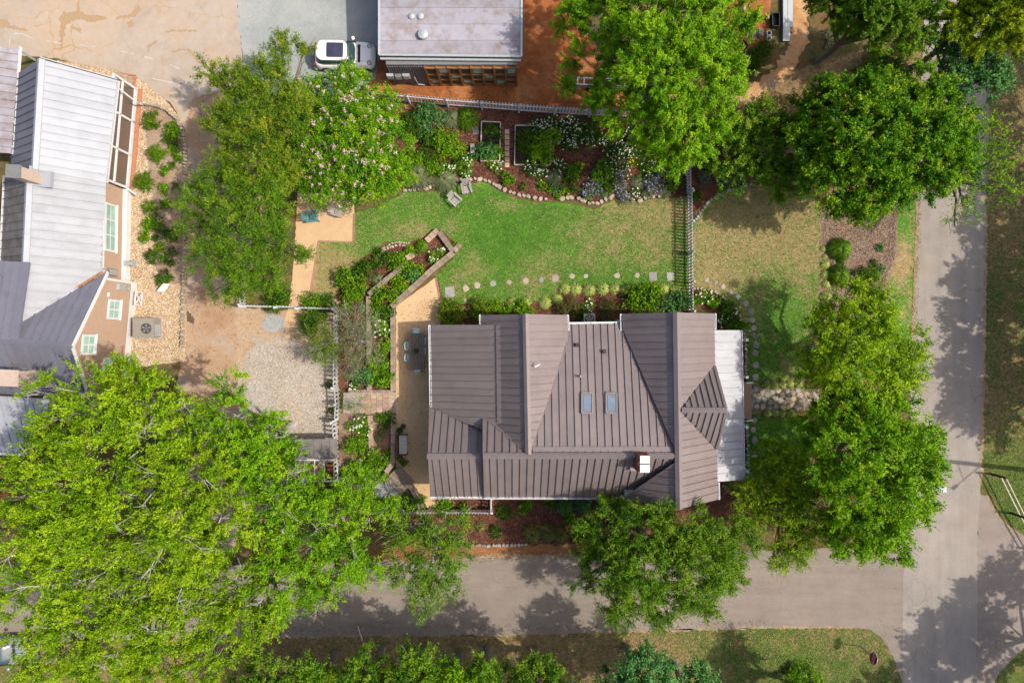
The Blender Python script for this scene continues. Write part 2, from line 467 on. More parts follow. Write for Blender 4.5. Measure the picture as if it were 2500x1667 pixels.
front_dry = dryf([(1760, 600, 70, 80, .7), (1850, 550, 100, 80, .85), (1940, 600, 70, 90, .75), (1900, 700, 50, 50, .4), (1920, 780, 60, 60, .2), (1850, 880, 60, 60, .2), (1730, 680, 40, 30, .9), (1900, 1080, 90, 80, -.2)], 0.5)
sheet('front_lawn', [(1684, 540), (1700, 520), (1740, 482), (1800, 462), (1900, 455), (2000, 480), (2010, 560), (2000, 760), (1975, 860), (1980, 1180), (1824, 1180), (1820, 830), (1800, 760), (1765, 722), (1720, 706), (1684, 700)], 2 * L0, m_lawn, 1.5, 7, 0.45, front_dry, seed=6)
sheet('grass_strip', [(2150, 480), (2240, 480), (2229, 760), (2223, 930), (2060, 930), (2080, 780), (2140, 700)], 2 * L0, m_lawn, 3, 7, 0.4, dryf([(2200, 640, 30, 50, .9), (2210, 760, 30, 40, .5)], 0.35), seed=7)
sheet('shaded_yard', [(1690, 250), (1840, 200), (2250, 80), (2250, 480), (2000, 500), (1900, 458), (1740, 480), (1684, 540)], 1.2 * L0, m_verge, 3, 10, 0.6, dryf([], 0.75), seed=8)
sheet('dirt_track', [(1700, 262), (1790, 262), (1860, 240), (1930, 175), (1970, 110), (1985, 0), (1990, -120), (1900, -120), (1915, 20), (1930, 110), (1890, 170), (1830, 215), (1770, 240), (1690, 235)], 2.2 * L0, m_track, 4, 7, seed=9)
# beds
BORDER = [(985, 466), (1020, 463), (1045, 460), (1065, 452), (1090, 447), (1130, 440), (1165, 437), (1190, 442), (1215, 455), (1240, 466), (1262, 476), (1300, 482), (1330, 487), (1365, 490), (1390, 484), (1420, 488), (1440, 498), (1462, 497), (1490, 482), (1520, 476), (1560, 492), (1590, 478), (1610, 482)]
sheet('mulch_bed', [(930, 240), (1000, 249), (1100, 258), (1270, 270), (1440, 281), (1600, 291), (1690, 300), (1690, 478), (1605, 488)] + BORDER[::-1] + [(940, 470), (930, 400)], 3 * L0, m_mulch, 1.2, 8, seed=10)
sheet('mulch_bed', [(1074, 744), (1350, 738), (1360, 700), (1420, 694), (1560, 698), (1684, 702), (1684, 800), (1074, 800)], 3 * L0, m_mulch, 1.5, 8, seed=11)
sheet('mulch_bed', [(1688, 706), (1720, 708), (1762, 726), (1794, 762), (1812, 806), (1820, 940), (1822, 1180), (1740, 1180), (1740, 760), (1688, 745)], 3 * L0, m_mulch, 1, 8, seed=12)
sheet('mulch_bed', [(822, 765), (800, 745), (880, 640), (940, 600), (1000, 592), (1075, 562), (1120, 600), (1110, 620), (1060, 664), (960, 748), (962, 955), (850, 958), (826, 950)], 3 * L0, m_mulch, 1, 8, seed=13)
sheet('mulch_bed', [(828, 1008), (962, 1008), (964, 1140), (930, 1180), (880, 1240), (828, 1240)], 3 * L0, m_drymulch, 1, 8, seed=14)
sheet('mulch_bed', [(1070, 1218), (1790, 1180), (1800, 1262), (1540, 1325), (1180, 1328), (1000, 1320), (960, 1270), (1000, 1240)], 3 * L0, m_mulch, 2, 8, seed=15)
m_claystrip = groundmat('brown_clay', [(0.3, (0.20, 0.08, 0.035)), (0.52, (0.31, 0.135, 0.06)), (0.75, (0.42, 0.23, 0.11))], 0.6, patch=(0.12, 0.10, 0.03), s2=0.5, speck=0.45, s3=20, bump=0.8, mid=(5, 0.35))
sheet('clay_strip', [(940, 1330), (1180, 1330), (1440, 1326), (1560, 1330), (1560, 1357), (1180, 1362), (930, 1374)], 1.5 * L0, m_claystrip, 2.5, 8, seed=16)
sheet('mulch_bed', [(2004, 500), (2190, 490), (2192, 620), (2160, 720), (2120, 800), (2006, 790), (1998, 640)], 3 * L0, m_drymulch, 2, 8, seed=17)
sheet('mulch_bed', [(1864, 925), (1990, 930), (1990, 950), (1860, 944)], 3 * L0, m_mulch, 1, 8, seed=18)
sheet('mulch_bed', [(1858, 1000), (1980, 1002), (1980, 1024), (1862, 1020)], 3 * L0, m_mulch, 1, 8, seed=19)
sheet('mulch_bed', [(1690, 380), (1840, 340), (1830, 452), (1740, 478), (1700, 516), (1686, 536)], 3 * L0, m_mulch, 1, 8, seed=20)
sheet('pebble_bed', [(140, 148), (280, 170), (345, 195), (410, 250), (440, 290), (456, 345), (456, 880), (290, 900), (290, 240), (140, 200)], 2.6 * L0, m_riverbed, 1, 8, seed=21)
sheet('mulch_bed', [(350, 258), (405, 262), (436, 295), (448, 345), (447, 690), (400, 690), (372, 640), (380, 540), (365, 420)], 3.4 * L0, groundmat('tan_mulch', [(0.3, (0.28, 0.18, 0.12)), (0.5, (0.38, 0.27, 0.19)), (0.75, (0.46, 0.35, 0.26))], 1.2, patch=(0.44, 0.27, 0.15), s2=0.5, speck=0.5, s3=20, bump=1.0, mid=(9, 0.3)), 2.5, 7, seed=22)
# crushed granite court and patio
sheet('granite_court', [(726, 470), (864, 470), (866, 520), (862, 590), (778, 588), (770, 640), (752, 746), (742, 800), (690, 800), (706, 745), (716, 650), (726, 500)], 3.5 * L0, m_granite, 0.7, 8, seed=23)
sheet('patio', [(967, 748), (1064, 677), (1070, 700), (1076, 745), (1076, 800), (1100, 820), (1100, 1226), (1062, 1236), (1048, 1246), (1030, 1215), (1008, 1180), (967, 1140)], 4 * L0, m_granite, 0.6, 8, seed=24)

# sandy shoulders washed onto the road edges
m_sand = groundmat('shoulder_sand', [(0.3, (0.24, 0.16, 0.09)), (0.5, (0.35, 0.25, 0.165)), (0.75, (0.42, 0.32, 0.23))], 1.6, patch=(0.2, 0.18, 0.08), s2=0.8, speck=0.35, s3=25, bump=0.5, mid=(5, 0.2))
def shoulder(path, w, seed):
    q = path + [(x + w[0], y + w[1]) for x, y in path[::-1]]
    sheet('shoulder', q, 4.1 * L0, m_sand, 2.2, 4, seed=seed)
shoulder([(2240, 480), (2234, 620), (2227, 780), (2222, 930)], (7, 0), 71)
shoulder([(2401, 700), (2396, 900), (2393, 1060), (2390, 1180)], (8, 0), 72)
shoulder([(2405, 480), (2403, 600), (2401, 700)], (7, 0), 73)
shoulder([(1470, 1539), (1700, 1533), (1870, 1528), (2085, 1527)], (0, 6), 74)
shoulder([(640, 1551), (1000, 1548), (1250, 1546)], (0, 5), 75)
shoulder([(2408, 1206), (2437, 1256), (2468, 1287), (2520, 1318)], (-4, 4), 76)
shoulder([(1170, 1356), (1300, 1353), (1440, 1351)], (0, 7), 77)
# ---------------------------------------------------------------- building materials
m_brown = M('brown_metal_roof', (0.238, 0.192, 0.182), 0.09, 0.8, 0.55, 0.1, 0.2, 0.35, lo=0.93, hi=1.06)
m_browntrim = M('brown_flashing', (0.25, 0.203, 0.193), 0.08, 2, 0.45, 0.25, rnd=False)
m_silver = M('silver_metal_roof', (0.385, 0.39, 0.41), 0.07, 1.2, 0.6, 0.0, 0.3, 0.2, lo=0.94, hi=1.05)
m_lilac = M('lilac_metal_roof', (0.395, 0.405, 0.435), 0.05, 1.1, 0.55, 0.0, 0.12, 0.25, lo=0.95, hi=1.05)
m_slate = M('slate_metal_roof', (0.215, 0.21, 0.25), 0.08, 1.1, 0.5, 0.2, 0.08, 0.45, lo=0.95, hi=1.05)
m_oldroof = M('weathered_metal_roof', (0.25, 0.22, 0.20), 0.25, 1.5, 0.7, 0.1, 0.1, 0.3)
m_rustroof = M('rust_stained_roof', (0.36, 0.34, 0.375), 0.2, 1.6, 0.65, 0.0, 0.15, 0.25, c2=(0.27, 0.215, 0.20))
m_white = M('white_paint', (0.74, 0.74, 0.73), 0.07, 3, 0.55, lo=0.95, hi=1.04)
m_fence = M('fence_paint', (0.66, 0.66, 0.66), 0.12, 5, 0.7, lo=0.86, hi=1.08)
m_siding = M('tan_siding', (0.44, 0.30, 0.21), 0.06, 4, 0.7, rnd=False)
m_beige = M('beige_stucco', (0.55, 0.42, 0.33), 0.08, 6, 0.8, rnd=False)
m_dark = M('dark_metal', (0.03, 0.03, 0.032), 0.1, 8, 0.5)
m_grey = M('grey_metal', (0.30, 0.29, 0.28), 0.1, 6, 0.5, 0.3)
m_lightgrey = M('light_grey_metal', (0.48, 0.50, 0.50), 0.1, 6, 0.5, 0.2)
m_wood = M('stained_timber', (0.30, 0.13, 0.04), 0.25, 3, 0.7, stretch=(1, 6, 6), bump=0.2)
m_brick = M('chimney_brick', (0.30, 0.10, 0.055), 0.3, 9, 0.85, bump=0.4)
m_brickedge = M('orange_brick', (0.52, 0.22, 0.11), 0.2, 7, 0.85, bump=0.3)
m_floor = M('porch_floor', (0.42, 0.27, 0.17), 0.12, 3, 0.6, rnd=False)
m_interior = M('dim_interior', (0.09, 0.065, 0.05), 0.2, 2, 0.8, rnd=False)
def glass(name, c, rough=0.08):
    t = NT(name); return t.fin(t.ramp(t.noise(1.5, 2), [(0.3, mul(c, 0.75)), (0.7, mul(c, 1.2))]), rough, 0.0, 0.9)
m_glass = glass('window_glass', (0.25, 0.40, 0.34), 0.12)
m_skyglass = glass('skylight_glass', (0.13, 0.17, 0.22), 0.05)
m_carglass = glass('car_glass', (0.03, 0.055, 0.06), 0.04)
def screenmat():
    t = NT('porch_screen'); t.fin((0.17, 0.12, 0.09), 0.7)
    tr = t.n('ShaderNodeBsdfTransparent'); mx = t.n('ShaderNodeMixShader'); mx.inputs[0].default_value = 0.45
    t.l(tr.outputs[0], mx.inputs[1]); t.l(t.b.outputs[0], mx.inputs[2]); t.l(mx.outputs[0], t.out.inputs[0]); return t.m
m_screen = screenmat()

# ---------------------------------------------------------------- standing seam roofs
CAM = Vector((0, 0, D))
class Plane:
    def __init__(s, a, b, c):
        a, b, c = P(*a), P(*b), P(*c)
        s.o = a; s.n = (b - a).cross(c - a).normalized()
        if s.n.z < 0: s.n = -s.n
    def at(s, px, py):
        g = P(px, py, 0) - CAM
        t = (s.o - CAM).dot(s.n) / g.dot(s.n)
        return CAM + g * t
    def z(s, x, y):
        return s.o.z - (s.n.x * (x - s.o.x) + s.n.y * (y - s.o.y)) / s.n.z

def clip(poly, axis, lim, keep_hi):
    out = []
    n = len(poly)
    for i in range(n):
        a = poly[i]; b = poly[(i + 1) % n]
        ia = (a[axis] >= lim) == keep_hi or a[axis] == lim
        ib = (b[axis] >= lim) == keep_hi or b[axis] == lim
        if ia: out.append(a)
        if ia != ib:
            t = (lim - a[axis]) / (b[axis] - a[axis])
            out.append((a[0] + (b[0] - a[0]) * t, a[1] + (b[1] - a[1]) * t))
    return out

def roof_slope(house, pl, poly, m, w=0.42, trim=None, thick=0.11, rib=(0.04, 0.07), name='roof', along=None, lift=0.0, panels=True, phase=0.0, swell=0.0):
    """planar roof slope: a deck (part) that carries one object per standing-seam pan (sub-parts)."""
    pts = [pl.at(*q) + pl.n * lift for q in poly]
    n = pl.n
    if along is None:
        d = (Vector((0, 0, -1)) - n * Vector((0, 0, -1)).dot(n)).normalized()
    else: d = along
    c = n.cross(d).normalized()
    deck = MB().prism(pts, n * -thick).build(name, trim or m, house)
    if not panels: return deck
    o = pts[0]
    p2 = [((p - o).dot(c), (p - o).dot(d)) for p in pts]
    u0 = min(q[0] for q in p2); u1 = max(q[0] for q in p2)
    k = u0 - phase * w
    while k < u1 - 1e-3:
        st = clip(clip(p2, 0, k, True), 0, k + w - 0.004, False)
        if len(st) >= 3 and (max(q[1] for q in st) - min(q[1] for q in st)) > 0.03 and (max(q[0] for q in st) - min(q[0] for q in st)) > 0.015:
            mb = MB()
            W = lambda q, h=0.0: o + c * q[0] + d * q[1] + n * h
            if swell:
                for i in range(5):
                    ss = clip(clip(st, 0, k + w * i / 5, True), 0, k + w * (i + 1) / 5, False)
                    if len(ss) >= 3: mb.prism([W(q, 0.003 + swell * math.sin(math.pi * min(1, max(0, (q[0] - k) / w)))) for q in ss], n * 0.018)
            else: mb.prism([W(q, 0.003) for q in st], n * 0.018)
            rb = clip(clip(p2, 0, k, True), 0, k + rib[0], False)
            if len(rb) >= 3 and k > u0 + 0.02: mb.prism([W(q, 0.0215) for q in rb], n * rib[1])
            mb.build('roof_panel', m, deck)
        k += w
    return deck

def ridge_cap(house, a, b, m, w=0.3, h=0.05, name='ridge_cap', dz=0.04):
    A, B = P(*a), P(*b)
    d = (B - A).normalized(); sd_ = d.cross(Vector((0, 0, 1))).normalized()
    up = Vector((0, 0, dz))
    mb = MB()
    for s in (-1, 1):
        q = [A + up, B + up, B + sd_ * s * w / 2 + Vector((0, 0, dz - w * 0.36)), A + sd_ * s * w / 2 + Vector((0, 0, dz - w * 0.36))]
        mb.prism(q, Vector((0, 0, h)))
    return mb.build(name, m, house)

def gutter(house, a, b, out, m=None, w=0.13, h=0.11, hang=0.75):
    """open U-shaped gutter with cross hangers; out: unit vector away from the wall."""
    m = m or m_white
    A, B = P(*a), P(*b)
    d = (B - A); L = d.length; d /= L
    out = Vector(out)
    mb = MB()
    mb.beam(A + out * 0.02, B + out * 0.02, 0.02, h)
    mb.beam(A + out * (w), B + out * (w), 0.035, h)
    mb.beam(A + out * (w / 2 + .01) + Vector((0, 0, -h / 2 - .008)), B + out * (w / 2 + .01) + Vector((0, 0, -h / 2 - .008)), w, 0.015)
    k = 0.05
    while k < L:
        p = A + d * k
        mb.beam(p + out * 0.03 + Vector((0, 0, h / 2 + .012)), p + out * (w + .015) + Vector((0, 0, h / 2 + .012)), 0.045, 0.02)
        k += hang
    for p in (A, B): mb.box(p + out * (w / 2 + .01), (0.05, 0.05, h * 0.9))
    return mb.build('gutter', m, house)

# ================================================================= main house
H = thing('house', P(1430, 1000, 0), 'large house with dark brown standing seam metal roof, skylights and several gables', 'house')
pC = Plane((1305, 1097, 6.15), (1640, 1097, 6.15), (1450, 791, 4.0))
pD = Plane((1185, 1113, 6.4), (1650, 1113, 6.4), (1400, 1213, 3.3))
pN = Plane((1185, 1113, 6.4), (1650, 1113, 6.4), (1180, 1016, 4.5))
pBl = Plane((1283, 767, 6.45), (1290, 1108, 6.45), (1175, 780, 4.3))
pBr = Plane((1283, 767, 6.45), (1290, 1108, 6.45), (1384, 780, 4.3))
pEl = Plane((1652, 763, 6.55), (1659, 1242, 6.55), (1518, 790, 4.2))
pEr = Plane((1652, 763, 6.55), (1659, 1242, 6.55), (1744, 790, 4.2))
pFu = Plane((1663, 1001, 6.55), (1773, 1001, 6.55), (1743, 893, 4.25))
pFl = Plane((1663, 1001, 6.55), (1773, 1001, 6.55), (1749, 1096, 4.25))
pA = Plane((1053, 793, 3.0), (1056, 995, 3.0), (1217, 850, 5.13))
pH1 = Plane((1045, 1114, 5.6), (1180, 1114, 5.6), (1050, 992, 3.05))
pH2 = Plane((1045, 1114, 5.6), (1180, 1114, 5.6), (1100, 1211, 3.1))
pG = Plane((1743, 806, 3.55), (1750, 1174, 3.55), (1809, 900, 2.85))
roof_slope(H, pA, [(1054, 793), (1218, 793), (1221, 1036), (1180, 1045), (1052, 996)], m_brown)
roof_slope(H, pBl, [(1174, 769), (1283, 767), (1290, 1108), (1262, 1086), (1180, 1015), (1177, 793)], m_brown)
roof_slope(H, pBr, [(1283, 767), (1384, 769), (1386, 836), (1292, 1108), (1290, 1108)], m_brown)
roof_slope(H, pC, [(1386, 792), (1519, 790), (1522, 806), (1646, 1098), (1297, 1098), (1384, 838)], m_brown)
roof_slope(H, pN, [(1180, 1014), (1266, 1090), (1292, 1106), (1300, 1094), (1645, 1094), (1655, 1113), (1181, 1113)], m_brown)
roof_slope(H, pD, [(1181, 1113), (1657, 1113), (1657, 1126), (1529, 1213), (1183, 1213)], m_brown)
roof_slope(H, pEl, [(1518, 766), (1652, 763), (1659, 1242), (1527, 1220), (1528, 1214), (1656, 1124), (1650, 1098), (1522, 806)], m_brown)
roof_slope(H, pEr, [(1652, 763), (1743, 765), (1752, 1219), (1659, 1242)], m_brown)
roof_slope(H, pFu, [(1663, 1001), (1743, 892), (1773, 1001)], m_brown, w=0.36)
roof_slope(H, pFl, [(1663, 1001), (1773, 1001), (1750, 1097)], m_brown, w=0.36)
roof_slope(H, pH1, [(1048, 990), (1052, 996), (1182, 1048), (1182, 1114), (1045, 1114)], m_brown)
roof_slope(H, pH2, [(1045, 1114), (1182, 1114), (1185, 1212), (1050, 1212)], m_brown)
roof_slope(H, pG, [(1740, 806), (1806, 806), (1814, 1170), (1749, 1176)], M('white_metal_roof', (0.46, 0.46, 0.48), 0.06, 1.0, 0.6, 0.0, 0.1, 0.25, lo=0.95, hi=1.04), w=0.46, trim=m_white)['label'] = 'silver white metal porch roof'
# caps
ridge_cap(H, (1283, 766, 6.47), (1290, 1109, 6.47), m_browntrim, 0.34)
ridge_cap(H, (1652, 762, 6.57), (1659, 1243, 6.57), m_browntrim, 0.4)
ridge_cap(H, (1664, 1001, 6.58), (1774, 1001, 6.58), m_browntrim, 0.3)
ridge_cap(H, (1179, 1113, 6.43), (1652, 1113, 6.43), m_browntrim, 0.34)
ridge_cap(H, (1042, 1114, 5.62), (1182, 1114, 5.62), m_browntrim, 0.34)
def strip_on(house, pl, a, b, w, m, name='valley_flashing', h=0.03, lift=0.06):
    A, B = pl.at(*a), pl.at(*b)
    mb = MB().beam(A + pl.n * lift, B + pl.n * lift, w, h, pl.n)
    return mb.build(name, m, house)
strip_on(H, pC, (1300, 1097), (1642, 1097), 0.3, m_browntrim, 'ridge_flashing', 0.06)
strip_on(H, pC, (1386, 836), (1294, 1104), 0.13, m_browntrim)
strip_on(H, pC, (1521, 806), (1648, 1098), 0.13, m_browntrim)
strip_on(H, pEr, (1743, 895), (1666, 998), 0.12, m_browntrim)
strip_on(H, pEr, (1750, 1094), (1666, 1005), 0.12, m_browntrim)
strip_on(H, pFu, (1744, 894), (1772, 999), 0.16, m_browntrim, 'rake_trim')
strip_on(H, pFl, (1750, 1095), (1772, 1003), 0.16, m_browntrim, 'rake_trim')
strip_on(H, pEl, (1529, 1213), (1655, 1127), 0.12, m_browntrim)
strip_on(H, pA, (1217, 794), (1220, 1032), 0.24, m_browntrim, 'ridge_flashing', 0.06)
strip_on(H, pA, (1054, 996), (1180, 1045), 0.12, m_browntrim)
strip_on(H, pN, (1181, 1016), (1284, 1104), 0.12, m_browntrim)
strip_on(H, pN, (1181, 1016), (1181, 1112), 0.12, m_browntrim, 'rake_trim')
strip_on(H, pD, (1182, 1114), (1184, 1212), 0.12, m_browntrim, 'rake_trim')
# gutters
gutter(H, (1052, 794, 2.95), (1055, 994, 2.95), (-1, 0, 0))
gutter(H, (1386, 793, 3.95), (1519, 791, 3.95), (0, 1, 0), hang=1.4)
gutter(H, (1384, 769, 4.25), (1386, 806, 4.25), (1, 0, 0), w=.09)
gutter(H, (1518, 767, 4.15), (1519, 806, 4.15), (-1, 0, 0), w=.09)
gutter(H, (1744, 766, 4.15), (1744, 804, 4.15), (1, 0, 0), w=.09)
gutter(H, (1752, 1178, 4.15), (1753, 1218, 4.15), (1, 0, 0), w=.09)
gutter(H, (1051, 1211, 3.05), (1183, 1211, 3.05), (0, -1, 0))
gutter(H, (1183, 1212, 3.25), (1528, 1212, 3.25), (0, -1, 0))
gutter(H, (1806, 807, 2.8), (1813, 1169, 2.8), (1, 0, 0))
gutter(H, (1174, 769, 4.25), (1175, 792, 4.25), (-1, 0, 0), w=.09)
# walls under the roofs
def wall_block(house, base, z1, m, name='wall', z0=0.0):
    return MB().prism([P(*q) + Vector((0, 0, z0)) for q in base], Vector((0, 0, z1))).build(name, m, house)
wall_block(H, [(1072, 800), (1185, 800), (1185, 980), (1072, 980)], 2.75, m_white)
wall_block(H, [(1190, 786), (1365, 786), (1365, 1040), (1190, 1040)], 4.0, m_white)
wall_block(H, [(1366, 810), (1500, 810), (1500, 1040), (1366, 1040)], 3.85, m_white)
wall_block(H, [(1501, 782), (1686, 782), (1692, 1180), (1501, 1180)], 3.95, m_white)
wall_block(H, [(1190, 1041), (1500, 1041), (1500, 1172), (1190, 1172)], 3.2, m_white)
wall_block(H, [(1076, 990), (1189, 990), (1189, 1174), (1076, 1174)], 2.85, m_white)
# gable ends (north and south)
def gable(house, a, pk, b, z0, m, name='gable_wall'):
    q = [P(*a), P(*pk), P(*b)]
    q[0].y = q[1].y = q[2].y = sum(v.y for v in q) / 3
    sgn = 1 if q[0].y < 0 else -1
    MB().prism([v + Vector((0, sgn * 0.3, -0.15)) for v in q], (0, 0.1, 0)).build(name, m, house)
gable(H, (1180, 768, 4.3), (1283, 768, 6.35), (1380, 768, 4.3), 4, m_white)
gable(H, (1524, 764, 4.2), (1652, 764, 6.4), (1738, 764, 4.2), 4, m_white)
gable(H, (1535, 1222, 4.2), (1659, 1238, 6.4), (1746, 1222, 4.2), 4, m_white)
mb = MB()
for z in np.arange(0.04, 0.66, 0.09): mb.box(P(1340, 1191) + Vector((0, 0, z)), (9.2, 0.24, 0.075))
mb.build('brick_footing', m_brickedge, H)
# porch deck, posts, steps rails
mb = MB(); mb.box((P(1735, 990) + Vector((0.75, 0, 0.2))), (2.3, 9.6, 0.35)); mb.build('porch_deck', m_floor, H)
for py in (830, 915, 1030, 1130):
    MB().box(P(1788, py) + Vector((0, 0, 1.6)), (0.16, 0.16, 2.45)).build('porch_post', m_white, H)
for i, dx in enumerate((0.0, 0.28)):
    st_ = MB(); st_.box(P(1812, 976) + Vector((0.1 + dx, 0, 0.27 - i * 0.13)), (0.34, 2.35, 0.07)); st_.build('step', m_floor, H)
for py in (932, 1022):
    mb = MB(); mb.beam(P(1806, py) + Vector((0, 0, 1.2)), P(1826, py) + Vector((0, 0, .9)), 0.08, 0.08); mb.box(P(1826, py) + Vector((0, 0, .45)), (.09, .09, .9)); mb.build('hand_rail', m_white, H)
# skylights
for px in (1433, 1492):
    a = pC.at(px - 13, 960); b = pC.at(px + 13, 960); c = pC.at(px + 13, 1010); d = pC.at(px - 13, 1010)
    n = pC.n
    sk = MB().prism([a, b, c, d], n * 0.14).build('skylight', m_browntrim, H)
    i_ = [(a * .86 + c * .14), (b * .86 + d * .14), (c * .86 + a * .14), (d * .86 + b * .14)]
    MB().prism([q + n * 0.141 for q in i_], n * 0.02).build('skylight_pane', m_skyglass, sk)
    fr = MB()
    for q, r in ((a, b), (b, c), (c, d), (d, a)): fr.beam(q + n * .15, r + n * .15, 0.07, 0.05, n)
    fr.build('skylight_frame', m_grey, sk)
# roof vents and pipes
for px, py in ((1408, 842), (1475, 858)):
    p = pC.at(px, py); MB().box(p + Vector((0, 0, .1)), (.26, .24, .3), taper=.75).build('roof_vent', m_dark, H)
for pl, px, py, dx in ((pC, 1415, 918, .02), (pBr, 1302, 894, .35)):
    p = pl.at(px, py); MB().tube([p - Vector((0, 0, .1)), p + Vector((dx * .3, 0, .35)), p + Vector((dx, dx * .4, .42))], [.055, .055, .05], 8).build('vent_pipe', m_white if dx > .1 else m_grey, H)
# chimney
cb = P(1572, 1132, 7.2)
ch = MB()
for i, z in enumerate(np.arange(5.0, 7.15, 0.09)): ch.box((cb.x, cb.y, z), (.62 - (i % 2) * .012, .98 - (i % 2) * .012, .083))
cho = ch.build('chimney', m_brick, H)
for dy in (-.24, .24): MB().box((cb.x + .04, cb.y + dy, 7.24), (.52, .42, .1)).build('chimney_cap', m_white, cho)
MB().box((cb.x, cb.y, 5.75), (1.0, 1.3, .12)).build('chimney_flashing', m_browntrim, cho)

# ================================================================= house on the left
W2 = thing('house', P(200, 650, 0), 'tan clapboard house with silver and grey metal roofs and screened side porch', 'house')
q1 = Plane((98, 145, 5.0), (82, 411, 5.0), (285, 198, 2.75))
q1l = Plane((98, 145, 5.0), (82, 411, 5.0), (46, 190, 2.85))
q2 = Plane((69, 430, 5.1), (59, 637, 5.1), (250, 560, 2.85))
q2l = Plane((69, 430, 5.1), (59, 637, 5.1), (8, 560, 2.9))
qK = Plane((0, 829, 5.9), (175, 846, 5.9), (262, 665, 3.3))
qKl = Plane((0, 829, 5.9), (175, 846, 5.9), (229, 1010, 3.3))
qS = Plane((-60, 828, 5.93), (46, 832, 5.93), (20, 637, 5.15))
qN = Plane((0, 968, 4.4), (120, 975, 4.4), (60, 1103, 3.0))
qP = Plane((46, 118, 2.85), (28, 374, 2.85), (-60, 240, 3.3))
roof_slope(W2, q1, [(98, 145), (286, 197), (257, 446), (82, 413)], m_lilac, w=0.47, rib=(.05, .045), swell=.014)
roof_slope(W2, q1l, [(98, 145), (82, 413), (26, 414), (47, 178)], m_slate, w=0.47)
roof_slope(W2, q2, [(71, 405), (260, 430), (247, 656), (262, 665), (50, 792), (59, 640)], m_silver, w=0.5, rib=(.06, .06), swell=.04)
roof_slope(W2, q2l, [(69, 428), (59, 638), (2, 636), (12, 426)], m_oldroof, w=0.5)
roof_slope(W2, qK, [(40, 831), (175, 847), (262, 665), (50, 790)], m_slate, w=0.47)
roof_slope(W2, qKl, [(-80, 820), (175, 847), (229, 1010), (-80, 990)], m_slate, w=0.47)
roof_slope(W2, qS, [(-60, 634), (74, 641), (46, 830), (-60, 826)], m_slate, w=0.47, lift=.05)
roof_slope(W2, qN, [(-80, 962), (120, 975), (104, 1106), (-80, 1100)], m_lilac, w=0.47)
roof_slope(W2, qP, [(-80, 108), (46, 118), (28, 375), (-80, 368)], m_rustroof, w=0.47)
ridge_cap(W2, (98, 144, 5.02), (82, 414, 5.02), m_lilac, .45)
ridge_cap(W2, (69, 428, 5.12), (59, 640, 5.12), m_lilac, .45)
ridge_cap(W2, (-60, 824, 5.95), (176, 847, 5.92), m_slate, .35)
m_rust = M('rusty_gutter', (0.36, 0.17, 0.075), 0.3, 5, 0.85)
m_gut = m_white
gutter(W2, (286, 200, 2.7), (258, 446, 2.7), (1, .1, 0), m_gut)
mb = MB(); mb.beam(P(283.5, 200, 2.77), P(254.5, 440, 2.77), .12, .02); mb.build('leaf_litter', m_rust, W2)
gutter(W2, (251, 452, 2.8), (247, 654, 2.8), (1, .02, 0), m_gut)
mb = MB(); mb.beam(P(249, 452, 2.88), P(245, 654, 2.88), .12, .02); mb.build('leaf_litter', m_rust, W2)
strip_on(W2, q2, (258, 664), (54, 788), .3, m_slate)
strip_on(W2, q2, (250, 664), (190, 702), .16, m_rust, 'leaf_litter', lift=.09)
gutter(W2, (47, 116, 2.8), (27, 376, 2.8), (1, .06, 0), m_gut)
gutter(W2, (3, 636, 2.85), (13, 430, 2.85), (-1, 0, 0), m_gut, w=.09)
gutter(W2, (-60, 1102, 2.95), (103, 1107, 2.95), (0, -1, 0), m_gut)
for a, b, pl in (((262, 665), (176, 846), qK), ((176, 848), (229, 1010), qKl)):
    A, B = pl.at(*a), pl.at(*b); MB().beam(A + Vector((.04, 0, 0)), B + Vector((.04, 0, 0)), .07, .2).build('rake_board', m_white, W2)
A, B = P(98, 143, 5.0), P(286, 196, 2.75); MB().beam(A + Vector((0, .05, 0)), B + Vector((0, .05, 0)), .06, .18).build('rake_board', m_lilac, W2)
# chimneys
def box_chimney(a, z0, z1, sx, sy, rz, m, cap):
    p = P(a[0], a[1], z1)
    c = MB().box((p.x, p.y, (z0 + z1) / 2), (sx, sy, z1 - z0), rotz(rz)).build('chimney', m, W2)
    MB().box((p.x, p.y, z1 + .05), (sx + .12, sy + .12, .08), rotz(rz)).build('chimney_cap', cap, c)
    MB().box((p.x + .25, p.y, z0 + .75), (sx + .5, sy + .3, .3), rotz(rz)).build('chimney_flashing', m_lilac, c)
box_chimney((34, 419), 4.0, 6.6, .7, .62, -.05, m_beige, m_grey)
box_chimney((12, 922), 4.0, 6.2, 1.5, .8, -.05, m_beige, m_beige)

class Wall:
    def __init__(s, a, b):
        s.a, s.b = P(*a), P(*b)
        s.t = (s.b - s.a); s.L = s.t.length; s.t /= s.L
        s.n = Vector((-s.t.y, s.t.x, 0))
        if s.n.x < 0: s.n = -s.n
    def p(s, u, z, o=0.0): return s.a + s.t * u + s.n * o + Vector((0, 0, z))
def siding(house, w, z0, z1, lim=None, m=None, course=0.13):
    """lapped boards, each course tilted so that its lower edge stands proud."""
    mb = MB(); bk = MB()
    z = z0
    while z < z1 - 0.02:
        zt = min(z + course, z1)
        ua, ub = (0, w.L) if lim is None else lim((z + zt) / 2)
        if ub - ua > 0.05:
            q = [w.p(ua, z, .0), w.p(ub, z, .0), w.p(ub, z, .03), w.p(ua, z, .03), w.p(ua, zt, .0), w.p(ub, zt, .0), w.p(ub, zt, .008), w.p(ua, zt, .008)]
            mb.add(q, [(0, 1, 2, 3), (7, 6, 5, 4), (3, 2, 6, 7), (1, 0, 4, 5), (2, 1, 5, 6), (0, 3, 7, 4)])
        z = zt
    o = mb.build('siding', m or m_siding, house)
    return tag(o, kind='stuff')
